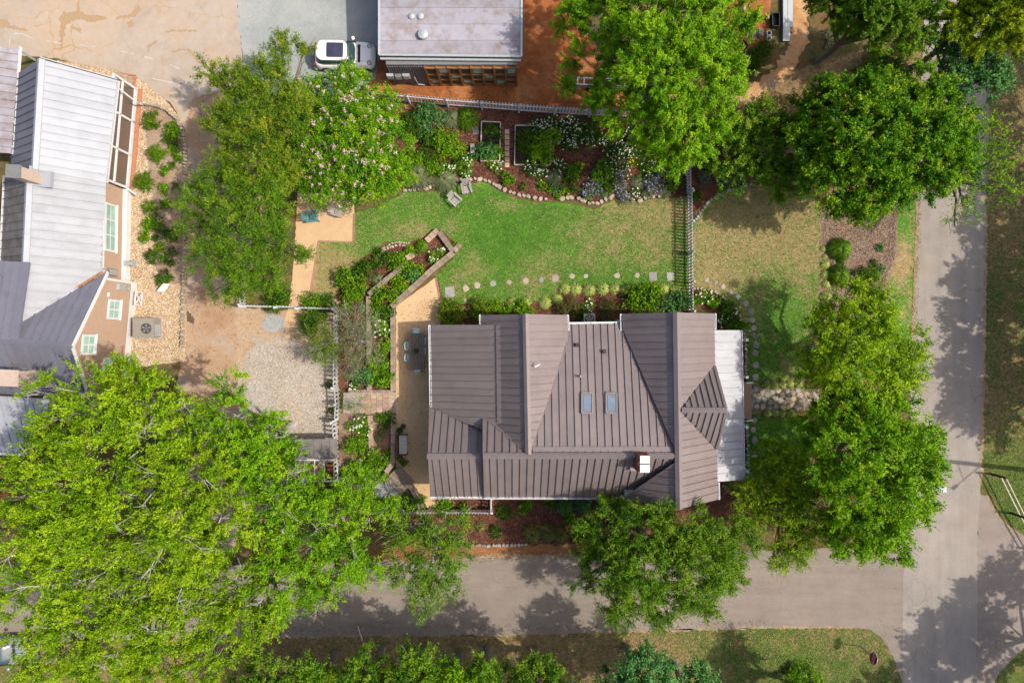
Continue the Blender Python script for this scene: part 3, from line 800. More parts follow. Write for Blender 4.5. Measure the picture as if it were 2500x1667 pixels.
def window(house, w, u, z0, z1, width, panes=2, m=None):
    mb = MB()
    fw = .11
    h = z1 - z0
    for uu, ww, zz, hh in ((u - width / 2, fw, z0, h), (u + width / 2, fw, z0, h)):
        mb.beam(w.p(uu, zz, .05), w.p(uu, zz + hh, .05), ww, .07, w.n)
    fr = mb
    for zz in (z0, z1): fr.beam(w.p(u - width / 2 - .05, zz, .05), w.p(u + width / 2 + .05, zz, .05), .12, .075, w.n)
    wo = fr.build('window', m_white, house)
    for k in range(panes):
        ua = u - width / 2 + width * k / panes; ub = ua + width / panes
        MB().prism([w.p(ua + .05, z0 + .05, .035), w.p(ub - .05, z0 + .05, .035), w.p(ub - .05, z1 - .05, .035), w.p(ua + .05, z1 - .05, .035)], w.n * .012).build('pane', m_glass, wo)
        if k: MB().beam(w.p(ua, z0 + .06, .05), w.p(ua, z1 - .06, .05), .09, .05, w.n).build('mullion', m_white, wo)
    MB().beam(w.p(u - width / 2 + .06, (z0 + z1) / 2, .052), w.p(u + width / 2 - .06, (z0 + z1) / 2, .052), .035, .02, w.n).build('glazing_bar', m_white, wo)
    MB().beam(w.p(u - width / 2 - .1, z0 - .08, .07), w.p(u + width / 2 + .1, z0 - .08, .07), .05, .12, w.n).build('sill', m_white, wo)
# east wall with the triple window
w1 = Wall((306, 692), (310, 466))
siding(W2, w1, .5, 2.72)
MB().prism([w1.p(0, 0, -.3), w1.p(w1.L, 0, -.3), w1.p(w1.L, 0, -.01), w1.p(0, 0, -.01)], (0, 0, 2.74)).build('wall', m_siding, W2)
MB().prism([w1.p(0, 0.01, 0), w1.p(w1.L, 0.01, 0), w1.p(w1.L, 0.01, .3), w1.p(0, 0.01, .3)], (0, 0, .5)).build('skirting', m_white, W2)
window(W2, w1, 3.3, 1.25, 2.35, 2.85, 3)
# gable wall
w2 = Wall((305, 998), (333, 690))
um = w2.L * .50
def lim2(z):
    if z < 3.25: return 0, w2.L
    k = (z - 3.25) / (5.85 - 3.25); return um * k, w2.L - (w2.L - um) * k
siding(W2, w2, .6, 5.7, lim2)
MB().prism([w2.p(0, 0, -.01), w2.p(w2.L, 0, -.01), w2.p(w2.L, 3.25, -.01), w2.p(um, 5.75, -.01), w2.p(0, 3.25, -.01)], w2.n * -.25).build('wall', m_siding, W2)
MB().prism([w2.p(0, 0.01, 0), w2.p(w2.L, 0.01, 0), w2.p(w2.L, 0.01, .06), w2.p(0, 0.01, .06)], (0, 0, .6)).build('skirting', m_white, W2)
for u in (.06, w2.L - .06): MB().beam(w2.p(u, .6, .05), w2.p(u, 3.2, .05), .14, .06, w2.n).build('corner_board', m_white, W2)
window(W2, w2, w2.L - 1.85, 1.65, 2.85, 1.1, 2)
window(W2, w2, um + .1, 3.9, 5.05, 1.05, 2)
window(W2, w2, um - 1.3, 1.65, 2.85, 1.1, 2)
window(W2, w2, um - 3.0, 1.65, 2.85, 1.1, 2)
MB().beam(w2.p(w2.L - 1.1, 3.0, .06), w2.p(w2.L - .85, 3.0, .06), .1, .1).build('vent_cap', m_white, W2)
# screened porch
w0 = Wall((313, 462), (334, 218))
MB().prism([w0.p(0, 0.02, -3.2), w0.p(w0.L, 0.02, -3.2), w0.p(w0.L, 0.02, -.05), w0.p(0, 0.02, -.05)], (0, 0, .25)).build('porch_floor', m_floor, W2)
MB().prism([w0.p(0, 0.3, -3.3), w0.p(w0.L, .3, -3.3), w0.p(w0.L, .3, -3.2), w0.p(0, .3, -3.2)], (0, 0, 2.3)).build('wall', m_siding, W2)
for k in range(4):
    u = w0.L * k / 3 * .985 + .05
    MB().beam(w0.p(u, .02, 0), w0.p(u, 2.62, 0), .13, .14, w0.n).build('porch_post', m_white, W2)
for z, ww in ((.12, .34), (1.62, .13), (2.55, .16)):
    MB().beam(w0.p(0, z, .02), w0.p(w0.L, z, .02), .1, ww).build('porch_rail', m_white, W2)
for k in range(3):
    u = w0.L * (k) / 3 * .985 + .12; v = w0.L * (k + 1) / 3 * .985
    for z0, z1 in ((.3, 1.55), (1.69, 2.46)):
        MB().prism([w0.p(u, z0, -.01), w0.p(v, z0, -.01), w0.p(v, z1, -.01), w0.p(u, z1, -.01)], w0.n * .006).build('screen', m_screen, W2)
MB().tube([P(287, 214, 2.5), P(333, 250, 1.0), P(345, 256, .25), P(352, 250, .1)], [.05] * 4, 8).build('downspout', m_white, W2)
mb = MB(); mb.beam(w0.p(0, .05, .28), w0.p(w0.L, .05, .28), .24, .1); mb.build('brick_edging', m_brickedge, W2)
# white ledge at the join, fan-light frame, meter boxes
MB().beam(P(300, 452, .5), P(333, 476, .45), .1, .12).build('ledge', m_white, W2)
def wallbox(w, u, z, size, m, name, lid=None):
    o = MB().beam(w.p(u, z, size[2] / 2 + .03), w.p(u, z + size[1], size[2] / 2 + .03), size[0], size[2], w.n).build(name, m, W2)
    MB().beam(w.p(u, z + .04, size[2] + .035), w.p(u, z + size[1] - .04, size[2] + .035), size[0] * .8, .012, w.n).build('box_cover', lid or m, o)
    return o
wallbox(w1, .55, 1.2, (.42, .9, .16), m_grey, 'electric_panel', m_lightgrey)
wallbox(w2, w2.L - .42, 1.45, (.36, .75, .16), m_lightgrey, 'meter_box')
o = MB().lathe(w2.p(w2.L - .45, 1.0, .14), [(.12, 0), (.13, .12), (.1, .2)], 14).build('meter_dial', m_lightgrey, W2)
mb = MB()
f0 = w2.p(w2.L - 1.75, .05, .1)
fv = lambda u, z: w2.p(w2.L - u, z, .5 - .0 * z)
for a, b in (((.62, .1), (1.45, .1)), ((.62, .85), (1.45, .85)), ((.62, .1), (.62, .85)), ((1.45, .1), (1.45, .85)), ((.62, .1), (1.45, .85)), ((.62, .85), (1.45, .1))):
    mb.beam(fv(*a), fv(*b), .06, .05)
mb.build('crawlspace_hatch', m_white, W2)
# far porch post
MB().beam(P(49, 124, 2.7), P(85, 147, .1), .13, .13).build('porch_brace', m_white, W2)

# ================================================================= timber shed, top
SH = thing('shed', P(1100, 110, 0), 'flat roofed garage shed with lilac metal roof and timber window wall', 'shed')
zr = 3.25
sp = Plane((926, 134, zr), (1272, 138, zr), (1100, -60, zr + .25))
roof_slope(SH, sp, [(926, -120), (1274, -120), (1273, 139), (926, 135)], m_rustroof, w=0.95, rib=(.03, .02), trim=m_white, thick=.14, along=Vector((1, 0, 0)))
for a, b in (((926, 135), (1273, 139)), ((926, 135), (926, -100)), ((1273, 139), (1274, -100))):
    A, B = sp.at(*a), sp.at(*b); MB().beam(A + Vector((0, 0, .03)), B + Vector((0, 0, .03)), .12, .1).build('roof_trim', m_lightgrey, SH)
ys = P(1000, 139, zr).y - .42
xa, xb = P(926, 135, zr).x + .35, P(1273, 139, zr).x - .25
xm = P(1040, 150, 2.4).x
MB().box(((xa + xb) / 2, ys + 4.0, 1.5), (xb - xa, 7.9, 3.0)).build('wall', m_grey, SH)
mb = MB()
for k in range(16): mb.box((xa + (xm - xa) * (k + .5) / 16, ys - .02, 1.45), ((xm - xa) / 16 * .55, .05, 2.9))
mb.build('metal_cladding', M('grey_cladding', (0.25, 0.235, 0.25), .1, 3, .5, .3), SH)
MB().box(((xm + xb) / 2, ys + .02, 1.45), (xb - xm, .04, 2.8)).build('window_backing', m_interior, SH)
nb = 8
for k in range(nb + 1):
    x = xm + (xb - xm) * k / nb
    MB().box((x, ys - .06, 1.45), (.13, .16, 2.9)).build('timber_post', m_wood, SH)
for z in (.15, .95, 1.75, 2.75):
    MB().box(((xm + xb) / 2, ys - .05, z), (xb - xm, .13, .11)).build('timber_rail', m_wood, SH)
for k in range(nb):
    x = xm + (xb - xm) * (k + .5) / nb
    for z, h in ((.55, .6), (1.35, .6), (2.25, .8)):
        MB().box((x, ys - .012, z), ((xb - xm) / nb - .2, .02, h), None).build('pane', m_interior if (k + int(z)) % 3 else m_glass, SH)
A, B = sp.at(928, 139), sp.at(1272, 143)
mb = MB(); mb.beam(A + Vector((0, -.1, -.06)), B + Vector((0, -.1, -.06)), .12, .1); mb.build('gutter', m_lightgrey, SH)
for px in (952, 972, 991):
    x = P(px, 152, 1.8).x
    o = MB().box((x, ys - .12, 1.55 + (px % 3) * .05), (.42, .16, .55)).build('electric_panel', m_lightgrey if px != 972 else m_grey, SH)
    MB().box((x, ys - .21, 1.55 + (px % 3) * .05), (.36, .015, .45)).build('box_cover', m_lightgrey, o)
MB().tube([(P(985, 0, 0).x + .9, ys - .1, 1.4), (P(985, 0, 0).x + 1.0, ys - .12, .3), (P(985, 0, 0).x + 1.4, ys - .1, .15)], [.03] * 3, 6).build('conduit', m_lightgrey, SH)
for px, py in ((1005, 41), (1027, 41)):
    p = sp.at(px, py); MB().lathe(p, [(.15, 0), (.2, .08), (.18, .11), (.05, .18)], 16).build('roof_vent', m_lightgrey, SH)
p = sp.at(1034, 88); MB().lathe(p, [(.27, 0), (.27, .22), (.3, .24), (.3, .3), (.1, .36)], 18).build('roof_vent', m_lightgrey, SH)
# ---------------------------------------------------------------- foliage
m_bark = M('grey_bark', (0.23, 0.19, 0.15), 0.25, 9, 0.9, bump=0.5)
m_palebark = M('pale_bark', (0.50, 0.46, 0.40), 0.2, 9, 0.9, bump=0.4)
LF = {
    'bright': leafmat('leaf_bright', (0.03, 0.095, 0.002), (0.10, 0.235, 0.004), (0.24, 0.375, 0.012), 0.32),
    'lime': leafmat('leaf_lime', (0.04, 0.10, 0.002), (0.135, 0.255, 0.004), (0.30, 0.40, 0.016), 0.32),
    'maple': leafmat('leaf_maple', (0.018, 0.075, 0.003), (0.065, 0.19, 0.004), (0.26, 0.38, 0.014), 0.32),
    'mid': leafmat('leaf_mid', (0.022, 0.07, 0.004), (0.07, 0.165, 0.007), (0.19, 0.28, 0.018), 0.3),
    'dark': leafmat('leaf_dark', (0.012, 0.042, 0.004), (0.036, 0.10, 0.006), (0.10, 0.18, 0.013), 0.26),
    'olive': leafmat('leaf_olive', (0.026, 0.068, 0.004), (0.078, 0.158, 0.007), (0.24, 0.27, 0.02), 0.3),
    'fern': leafmat('leaf_fern', (0.045, 0.10, 0.003), (0.14, 0.22, 0.005), (0.32, 0.36, 0.016), 0.32),
    'grey': leafmat('leaf_greygreen', (0.065, 0.09, 0.045), (0.13, 0.16, 0.08), (0.23, 0.25, 0.14), 0.25),
    'teal': leafmat('leaf_teal', (0.018, 0.075, 0.02), (0.055, 0.17, 0.045), (0.15, 0.30, 0.09), 0.3),
    'pale': leafmat('leaf_variegated', (0.12, 0.19, 0.03), (0.28, 0.35, 0.09), (0.50, 0.53, 0.22), 0.3),
    'nandina': leafmat('leaf_nandina', (0.04, 0.05, 0.012), (0.075, 0.09, 0.02), (0.17, 0.12, 0.05), 0.3),
    'dryg': leafmat('leaf_drygrass', (0.07, 0.075, 0.018), (0.14, 0.14, 0.04), (0.23, 0.21, 0.08), 0.3),
    'lavender': leafmat('leaf_lavender', (0.05, 0.075, 0.045), (0.11, 0.135, 0.095), (0.2, 0.2, 0.19), 0.25),
}
DENS = 7.0
LSZ = 0.64
def petal(name, c): return leafmat(name, mul(c, .7), c, mul(c, 1.08), 0.25)
FL = {'white': petal('petal_white', (0.66, 0.66, 0.62)), 'pink': petal('petal_pink', (0.60, 0.42, 0.47)), 'blue': petal('petal_blue', (0.27, 0.28, 0.52)), 'yellow': petal('petal_yellow', (0.65,0.45,0.04))}

def unit(v): return v / np.maximum(np.linalg.norm(v, axis=-1, keepdims=True), 1e-9)

def tri_leaves(name, C, A, N, ln, wd, tone, m, parent):
    """small leaves of tall crowns: one triangle each."""
    n = len(C)
    A = unit(A); B = unit(np.cross(A, N))
    ln = np.broadcast_to(ln, (n,))[:, None]; wd = np.broadcast_to(wd, (n,))[:, None]
    V = np.empty((n, 3, 3))
    V[:, 0] = C - A * ln * 0.4 + B * wd * 0.5
    V[:, 1] = C - A * ln * 0.3 - B * wd * 0.5
    V[:, 2] = C + A * ln * 0.6
    V = V.reshape(-1, 3) - np.array(ORG.get(parent, Vector((0, 0, 0))))
    me = bpy.data.meshes.new(name)
    me.vertices.add(n * 3); me.vertices.foreach_set('co', V.astype(np.float32).ravel())
    me.loops.add(n * 3); me.loops.foreach_set('vertex_index', np.arange(n * 3, dtype=np.int32))
    me.polygons.add(n)
    me.polygons.foreach_set('loop_start', (np.arange(n) * 3).astype(np.int32))
    me.polygons.foreach_set('loop_total', np.full(n, 3, np.int32))
    at = me.attributes.new('tone', 'FLOAT', 'POINT')
    at.data.foreach_set('value', np.repeat(np.clip(tone, 0, 1), 3).astype(np.float32))
    me.materials.append(m)
    me.update(calc_edges=True)
    o = bpy.data.objects.new(name, me)
    return link(o, parent)

def leaf_object(name, C, A, N, ln, wd, tone, m, parent, fold=0.18):
    """one diamond-shaped folded leaf for each row of C (centre), A (axis) and N (normal)."""
    n = len(C)
    A = unit(A); B = unit(np.cross(A, N)); N = np.cross(B, A)
    ln = np.broadcast_to(ln, (n,))[:, None]; wd = np.broadcast_to(wd, (n,))[:, None]
    V = np.empty((n, 4, 3))
    V[:, 0] = C - A * ln * 0.5
    V[:, 1] = C + B * wd * 0.5 + N * wd * fold - A * ln * 0.05
    V[:, 2] = C + A * ln * 0.5 - N * ln * 0.1
    V[:, 3] = C - B * wd * 0.5 + N * wd * fold - A * ln * 0.05
    V = V.reshape(-1, 3) - np.array(ORG.get(parent, Vector((0, 0, 0))))
    idx = (np.arange(n)[:, None] * 4 + np.array([0, 1, 2, 0, 2, 3])[None, :]).reshape(-1)
    me = bpy.data.meshes.new(name)
    me.vertices.add(n * 4); me.vertices.foreach_set('co', V.astype(np.float32).ravel())
    me.loops.add(n * 6); me.loops.foreach_set('vertex_index', idx.astype(np.int32))
    me.polygons.add(n * 2)
    me.polygons.foreach_set('loop_start', (np.arange(n * 2) * 3).astype(np.int32))
    me.polygons.foreach_set('loop_total', np.full(n * 2, 3, np.int32))
    at = me.attributes.new('tone', 'FLOAT', 'POINT')
    at.data.foreach_set('value', np.repeat(np.clip(tone, 0, 1), 4).astype(np.float32))
    me.materials.append(m)
    me.update(calc_edges=True)
    o = bpy.data.objects.new(name, me)
    return link(o, parent)

def crown(rs, lobes, dens, crad, sprigs, jit, upb, under=-0.35, ncf=4.6):
    """leaf positions grouped on sprigs, sprigs in clumps, clumps over the outside of the lobes."""
    Cs, As, Ns, Ts, clumps = [], [], [], [], []
    for (c, r, fl) in lobes:
        nleaf = int(dens * math.pi * r * r)
        ncl = max(3, int(ncf * math.pi * r * r / (math.pi * crad * crad)))
        d = unit(rs.normal(size=(ncl, 3)))
        d[:, 2] = np.where(d[:, 2] < under, -d[:, 2], d[:, 2])
        rad = r * (0.28 + 0.77 * rs.rand(ncl) ** 0.65)
        cc = c + d * rad[:, None] * np.array([1, 1, fl])
        clumps.append((c, cc))
        per = max(4, nleaf // ncl)
        ctone = rs.normal(0.48, 0.17, ncl)
        out = unit(d + np.array([0, 0, 0.25]))
        for s_ in range(sprigs):
            sd_ = unit(out * 0.75 + rs.normal(size=(ncl, 3)) * 0.75)
            k = max(1, per // sprigs)
            t = rs.rand(ncl, k) ** 0.8
            L = crad * (0.8 + 0.8 * rs.rand(ncl))[:, None]
            pos = cc[:, None, :] + sd_[:, None, :] * (t * L)[..., None] + rs.normal(size=(ncl, k, 3)) * jit
            ax = unit(sd_[:, None, :] * 0.8 + rs.normal(size=(ncl, k, 3)) * 0.75)
            rel = (pos - cc[:, None, :]) / crad
            nn = unit(np.array([0, 0, upb * .6]) + out[:, None, :] * 0.35 + rel * .55 + rs.normal(size=(ncl, k, 3)) * 0.38)
            tt = ctone[:, None] + rs.normal(0, 0.16, (ncl, k)) + (t - 0.5) * 0.25
            Cs.append(pos.reshape(-1, 3)); As.append(ax.reshape(-1, 3)); Ns.append(nn.reshape(-1, 3)); Ts.append(tt.ravel())
    return np.concatenate(Cs), np.concatenate(As), np.concatenate(Ns), np.concatenate(Ts), clumps

TSEED = [100]
def tree(name, label, lobes, leaf, bark=None, dens=150, size=(0.20, 0.11), crad=0.5, sprigs=6, jit=0.07, upb=0.7, plan=False, twigs=5, trunk_r=0.2, cat='tree', group=None, blossom=None, base=None, fl=0.75, bare=0, ncf=4.6):
    TSEED[0] += 1
    rs = np.random.RandomState(TSEED[0])
    lw = []
    for (px, py, r, z) in lobes:
        k = 1.0 if plan else (D - z) / D
        p = np.array(P(px, py, 0 if plan else z)); p[2] = z
        lw.append((p, r * S * k, fl))
    w = np.array([r * r for _, r, _ in lw])
    cen = (np.array([p for p, _, _ in lw]) * w[:, None]).sum(0) / w.sum()
    b = Vector((cen[0], cen[1], 0)) if base is None else P(*base)
    t = thing(name, b, label, cat, group)
    C, A, N, T, clumps = crown(rs, lw, dens * DENS, crad * 1.3, sprigs, jit, upb, ncf=ncf)
    zmin = 0.25
    C[:, 2] = np.maximum(C[:, 2], zmin)
    n = len(C)
    tri_leaves('crown', C, A, N, size[0] * LSZ * (0.6 + 0.8 * rs.rand(n)), size[1] * LSZ * (0.6 + 0.8 * rs.rand(n)), T, LF[leaf], t)
    zlow = min(p[2] for p, _, _ in lw)
    fork = Vector((b.x + rs.normal() * .15, b.y + rs.normal() * .15, max(0.3, zlow * 0.45)))
    mb = MB()
    mb.tube([b + Vector((0, 0, -.05)), b.lerp(fork, .5) + Vector((.05, -.04, 0)), fork], [trunk_r * 1.25, trunk_r, trunk_r * .9], 8)
    for (p, r, _), (c, cc) in zip(lw, clumps):
        p = Vector(p)
        mid = fork.lerp(p, .5) + Vector((rs.normal() * .2, rs.normal() * .2, .25))
        lr = trunk_r * .42
        mb.tube([fork, mid, p], [trunk_r * .6, lr, lr * .55], 6, cap=False)
        idx = rs.permutation(len(cc))[:twigs * max(1, int(r * 1.1))]
        for i in idx:
            q = Vector(cc[i])
            st_ = fork.lerp(mid, .5).lerp(mid.lerp(p, rs.rand()), .35 + .65 * rs.rand())
            mm = st_.lerp(q, .55) + Vector(rs.normal(size=3) * .22) + Vector((0, 0, -.15))
            mb.tube([st_, mm, q], [lr * .4, lr * .26, .012], 4, cap=False)
            for _k in range(3):
                e = q + (q - st_).normalized() * (.25 + .4 * rs.rand()) + Vector(rs.normal(size=3) * .3)
                mb.tube([mm.lerp(q, .3 + .6 * rs.rand()), e], [lr * .2, .008], 3, cap=False)
    for _b in range(bare):
        p, r, f_ = lw[rs.randint(len(lw))]
        p = Vector(p); a = rs.rand() * 6.28; el = .35 + .9 * rs.rand()
        d_ = Vector((math.cos(a) * math.cos(el), math.sin(a) * math.cos(el), math.sin(el)))
        s_ = p + Vector((d_.x * r * .5, d_.y * r * .5, d_.z * r * f_ * .8)); e_ = p + Vector((d_.x * r * 1.25, d_.y * r * 1.25, d_.z * r * f_ * 1.2 + .25))
        m1 = s_.lerp(e_, .5) + Vector(rs.normal(size=3) * .12)
        mb.tube([s_, m1, e_], [.038, .026, .01], 5, cap=False)
        for _k in range(5):
            q_ = m1.lerp(e_, rs.rand() * .8); w_ = q_ + (e_ - s_) * (.2 + .25 * rs.rand()) + Vector(rs.normal(size=3) * .28)
            mb.tube([q_, q_.lerp(w_, .5) + Vector(rs.normal(size=3) * .05), w_], [.016, .011, .005], 4, cap=False)
    mb.build('trunk', bark or m_bark, t, smooth=True)
    if blossom:
        bm_, cnt, bs = blossom
        top = np.where(C[:, 2] > np.percentile(C[:, 2], 45))[0]
        cs = C[rs.choice(top, cnt)]
        off = 18
        C2 = np.repeat(cs, off, 0) + rs.normal(size=(cnt * off, 3)) * bs * (0.5 + rs.rand(cnt * off, 1)) * 0.5 + np.array([.06, 0, .24])
        m_ = len(C2)
        leaf_object('blossom', C2, rs.normal(size=(m_, 3)), unit(np.array([0, 0, .8]) + rs.normal(size=(m_, 3)) * .6), .075, .07, rs.rand(m_), FL[bm_], t)
    return t

LK = dict
tree('broadleaf_tree', 'tall bright green willow oak leaning over the white picket fence behind the flower garden',
     [(1450, 60, 80, 6.5), (1560, 60, 100, 8.5), (1680, 70, 100, 9), (1790, 50, 70, 7.5), (1450, 190, 70, 6), (1590, 170, 110, 9.5), (1700, 180, 100, 9), (1745, 250, 60, 7), (1550, 260, 80, 7), (1655, 300, 95, 7.5), (1600, 340, 60, 5.5), (1690, 345, 60, 6), (1655, 395, 35, 4.5), (1400, 40, 50, 5.5), (1620, -40, 120, 8)],
     'bright', m_palebark, dens=170, size=(0.26, 0.085), crad=.5, twigs=3, bare=6, ncf=4.0)
tree('broadleaf_tree', 'big dense dark green maple standing beside the avenue',
     [(2040, 265, 75, 6), (2130, 255, 75, 6.5), (2245, 245, 76, 6.5), (2310, 300, 70, 6), (2010, 360, 90, 6), (2120, 350, 110, 7.6), (2240, 350, 110, 7.6), (2320, 375, 62, 6), (2030, 440, 75, 6), (2140, 450, 85, 6.3), (2240, 430, 80, 6), (2070, 505, 45, 4.5), (1990, 285, 45, 5)],
     'maple', None, dens=170, size=(0.2, 0.15), crad=.42, twigs=3)
tree('broadleaf_tree', 'low shaded green tree between the willow oak and the big maple',
     [(1800, 335, 65, 3.6), (1865, 375, 75, 3.6), (1785, 395, 60, 3.2), (1870, 310, 60, 3.8), (1890, 435, 55, 3), (1930, 300, 50, 3.6), (1760, 330, 45, 3.2)], 'mid', None, dens=200, size=(0.18, 0.1), twigs=3)
tree('broadleaf_tree', 'small bluish green round leaved tree above the maple at the road',
     [(2325, 150, 50, 3.8), (2390, 140, 48, 3.8), (2400, 195, 48, 3.8), (2335, 195, 48, 3.8), (2440, 200, 20, 3.4), (2280, 90, 25, 3.4)], 'teal', None, dens=100, size=(0.2, 0.17), crad=.4, twigs=4)
tree('broadleaf_tree', 'sparse pale green tree overhanging the avenue right of the maple',
     [(2400, 335, 50, 4.6), (2440, 385, 45, 4.6), (2390, 430, 60, 4.6), (2440, 460, 38, 4.2), (2350, 500, 34, 4.2), (2330, 550, 18, 3.8)], 'bright', None, dens=26, size=(0.2, 0.12), twigs=8)
tree('conifer_tree', 'dark green feathery conifer at the top edge left of the yellow green one',
     [(2060, 15, 60, 6.5), (2140, 50, 60, 7), (2225, 50, 60, 7), (2150, 0, 75, 8), (2110, 85, 40, 5.4), (2020, -10, 50, 6), (2240, 5, 50, 7)], 'mid', None, dens=200, size=(0.34, 0.09), crad=.5, jit=.05, twigs=3)
tree('conifer_tree', 'bright yellow green feathery conifer in the top right corner',
     [(2350, 25, 60, 7), (2430, 55, 65, 7.5), (2485, 20, 70, 8), (2400, 0, 65, 8), (2480, 85, 40, 6.4), (2315, 50, 28, 5.5), (2400, 90, 35, 6)], 'fern', None, dens=200, size=(0.36, 0.09), crad=.55, jit=.05, twigs=3)
tree('broadleaf_tree', 'light green tree beside the avenue below the ornamental grasses',
     [(2060, 735, 50, 4.8), (2120, 800, 75, 6), (2020, 830, 65, 5.6), (2165, 870, 60, 5.6), (2080, 900, 85, 6.4), (2170, 940, 60, 6), (2000, 900, 50, 4.8), (2245, 840, 32, 4.8), (2000, 760, 30, 4.4), (2140, 720, 22, 4.4), (1985, 850, 48, 5), (2205, 900, 48, 5.8), (2130, 755, 50, 5.6), (2010, 950, 50, 5)], 'lime', m_palebark, dens=125, size=(0.19, 0.11), crad=.42, twigs=4)
tree('broadleaf_tree', 'large green tree at the corner of street and avenue',
     [(2080, 1015, 75, 6.2), (2170, 1020, 70, 6.2), (2245, 1065, 55, 6.2), (2090, 1110, 110, 7.6), (2195, 1140, 95, 7.6), (2120, 1230, 100, 7), (2215, 1225, 55, 6), (2080, 1310, 65, 5.6), (2170, 1320, 50, 5.2), (2000, 1030, 60, 5.4), (2255, 1150, 40, 5.4)], 'bright', None, dens=150, size=(0.19, 0.14), crad=.42, twigs=4)
tree('broadleaf_tree', 'loose yellow green tree beside the white porch roof and the corner tree',
     [(1930, 1150, 75, 3.6), (1900, 1240, 70, 3.6), (1990, 1230, 80, 4.4), (1950, 1320, 65, 4), (1850, 1195, 50, 3), (2030, 1150, 60, 4.4), (1900, 1350, 34, 3.6), (1880, 1115, 40, 2.8), (1830, 1250, 40, 3)], 'lime', None, dens=140, size=(0.17, 0.09), crad=.4, twigs=4)
tree('broadleaf_tree', 'mottled green tree hanging over the middle of the lower street',
     [(1480, 1295, 75, 5.2), (1570, 1292, 76, 6), (1660, 1312, 82, 6.4), (1755, 1305, 62, 5.6), (1490, 1390, 60, 5.2), (1570, 1385, 95, 6.8), (1675, 1390, 95, 6.8), (1765, 1365, 55, 5.2), (1520, 1470, 55, 5.2), (1620, 1475, 55, 5.4), (1715, 1455, 45, 5.2), (1420, 1415, 26, 4.4), (1512, 1240, 30, 3.6), (1790, 1410, 30, 4.6), (1805, 1325, 45, 4.8), (1445, 1335, 42, 4.8)], 'mid', m_palebark, dens=190, size=(0.17, 0.09), crad=.4, twigs=4)
tree('broadleaf_tree', 'thin see-through tree over the street below the house corner',
     [(1010, 1290, 55, 4.6), (1085, 1295, 55, 5), (995, 1385, 55, 5), (1070, 1395, 65, 5.6), (1115, 1330, 38, 4.8), (1040, 1450, 52, 5), (960, 1260, 40, 4.4)], 'mid', m_palebark, dens=115, size=(0.16, 0.09), crad=.38, twigs=8)
# the grove at lower left
GR = 'birches of the lower left grove'
KW = dict(bark=m_palebark, dens=115, size=(0.19, 0.11), crad=.5, twigs=6, group=GR, bare=9, ncf=3.7)
tree('birch_tree', 'uppermost tree of the left grove, reaching over the tan gable wall',
     [(210, 960, 60, 8), (310, 910, 55, 7.5), (360, 960, 80, 8.5), (260, 1040, 95, 9.5), (370, 1060, 95, 9.5), (460, 990, 60, 7.5), (150, 1060, 70, 8.5), (110, 960, 30, 7.5), (100, 1130, 70, 8.5)], 'lime', **KW)
tree('birch_tree', 'yellow green grove tree at the left edge below the grey roof',
     [(80, 1200, 80, 9), (190, 1190, 95, 10), (60, 1310, 80, 9), (170, 1310, 95, 10.4), (280, 1250, 95, 10.4), (30, 1420, 55, 8.5), (150, 1420, 85, 9.6)], 'lime', **KW)
tree('birch_tree', 'tallest central tree of the left grove with bare pale limbs',
     [(390, 1180, 95, 10), (480, 1150, 95, 9.6), (430, 1290, 105, 10.6), (540, 1270, 95, 10), (330, 1350, 85, 9.6), (450, 1400, 95, 10)], 'lime', **KW)
tree('birch_tree', 'grove tree reaching up over the pale gravel drive',
     [(570, 1010, 60, 7.4), (640, 1080, 72, 7.4), (600, 1130, 85, 8.4), (700, 1130, 50, 6.4), (555, 930, 30, 6.6), (510, 1070, 60, 8), (660, 1020, 35, 6.4)], 'bright', **KW)
tree('birch_tree', 'dense green grove tree beside the little white framed coop',
     [(680, 1230, 95, 8.4), (780, 1210, 75, 7), (880, 1190, 50, 5.4), (740, 1310, 95, 8.4), (850, 1290, 75, 7), (820, 1380, 75, 7.4), (700, 1410, 95, 8.4), (890, 1400, 45, 6), (930, 1230, 40, 5)], 'bright', **KW)
tree('birch_tree', 'lowest yellow green grove tree in the bottom left corner',
     [(200, 1500, 95, 9.5), (100, 1520, 70, 8.5), (300, 1480, 85, 9.5), (380, 1530, 85, 9.5), (240, 1590, 85, 9.5), (120, 1620, 60, 8.5), (400, 1620, 65, 8.5), (320, 1610, 50, 8)], 'lime', **KW)
tree('birch_tree', 'grove tree over the lower street at the right end of the grove bottom',
     [(560, 1440, 85, 8.5), (610, 1510, 65, 7.6), (520, 1580, 65, 8.5), (660, 1490, 55, 7), (480, 1500, 75, 9), (460, 1640, 50, 8.5), (780, 1440, 45, 6.6)], 'lime', **KW)
# crape myrtles
tree('crape_myrtle', 'olive and gold crape myrtle beside the white hatchback',
     [(690, 125, 38, 4.4), (660, 200, 55, 5), (575, 195, 50, 4.6), (620, 270, 75, 5.4), (700, 280, 65, 5.4), (560, 310, 55, 5), (640, 370, 75, 5.4), (560, 400, 45, 4.6), (715, 380, 55, 5), (515, 180, 26, 4.2), (738, 135, 20, 4), (680, 430, 50, 5)], 'olive', None, dens=215, size=(0.16, 0.08), crad=.4, twigs=3)
tree('crape_myrtle', 'deep green crape myrtle between the driveway and the granite court',
     [(560, 470, 70, 5), (640, 480, 70, 5.4), (480, 500, 50, 4.6), (600, 570, 80, 5.8), (670, 560, 52, 5), (530, 620, 62, 5), (620, 650, 70, 5), (560, 690, 45, 4.2), (660, 670, 40, 3.8), (465, 555, 32, 4.2), (745, 620, 24, 3.6), (720, 625, 20, 3.8), (500, 440, 30, 4.4)], 'mid', None, dens=190, size=(0.15, 0.075), crad=.38, twigs=3)
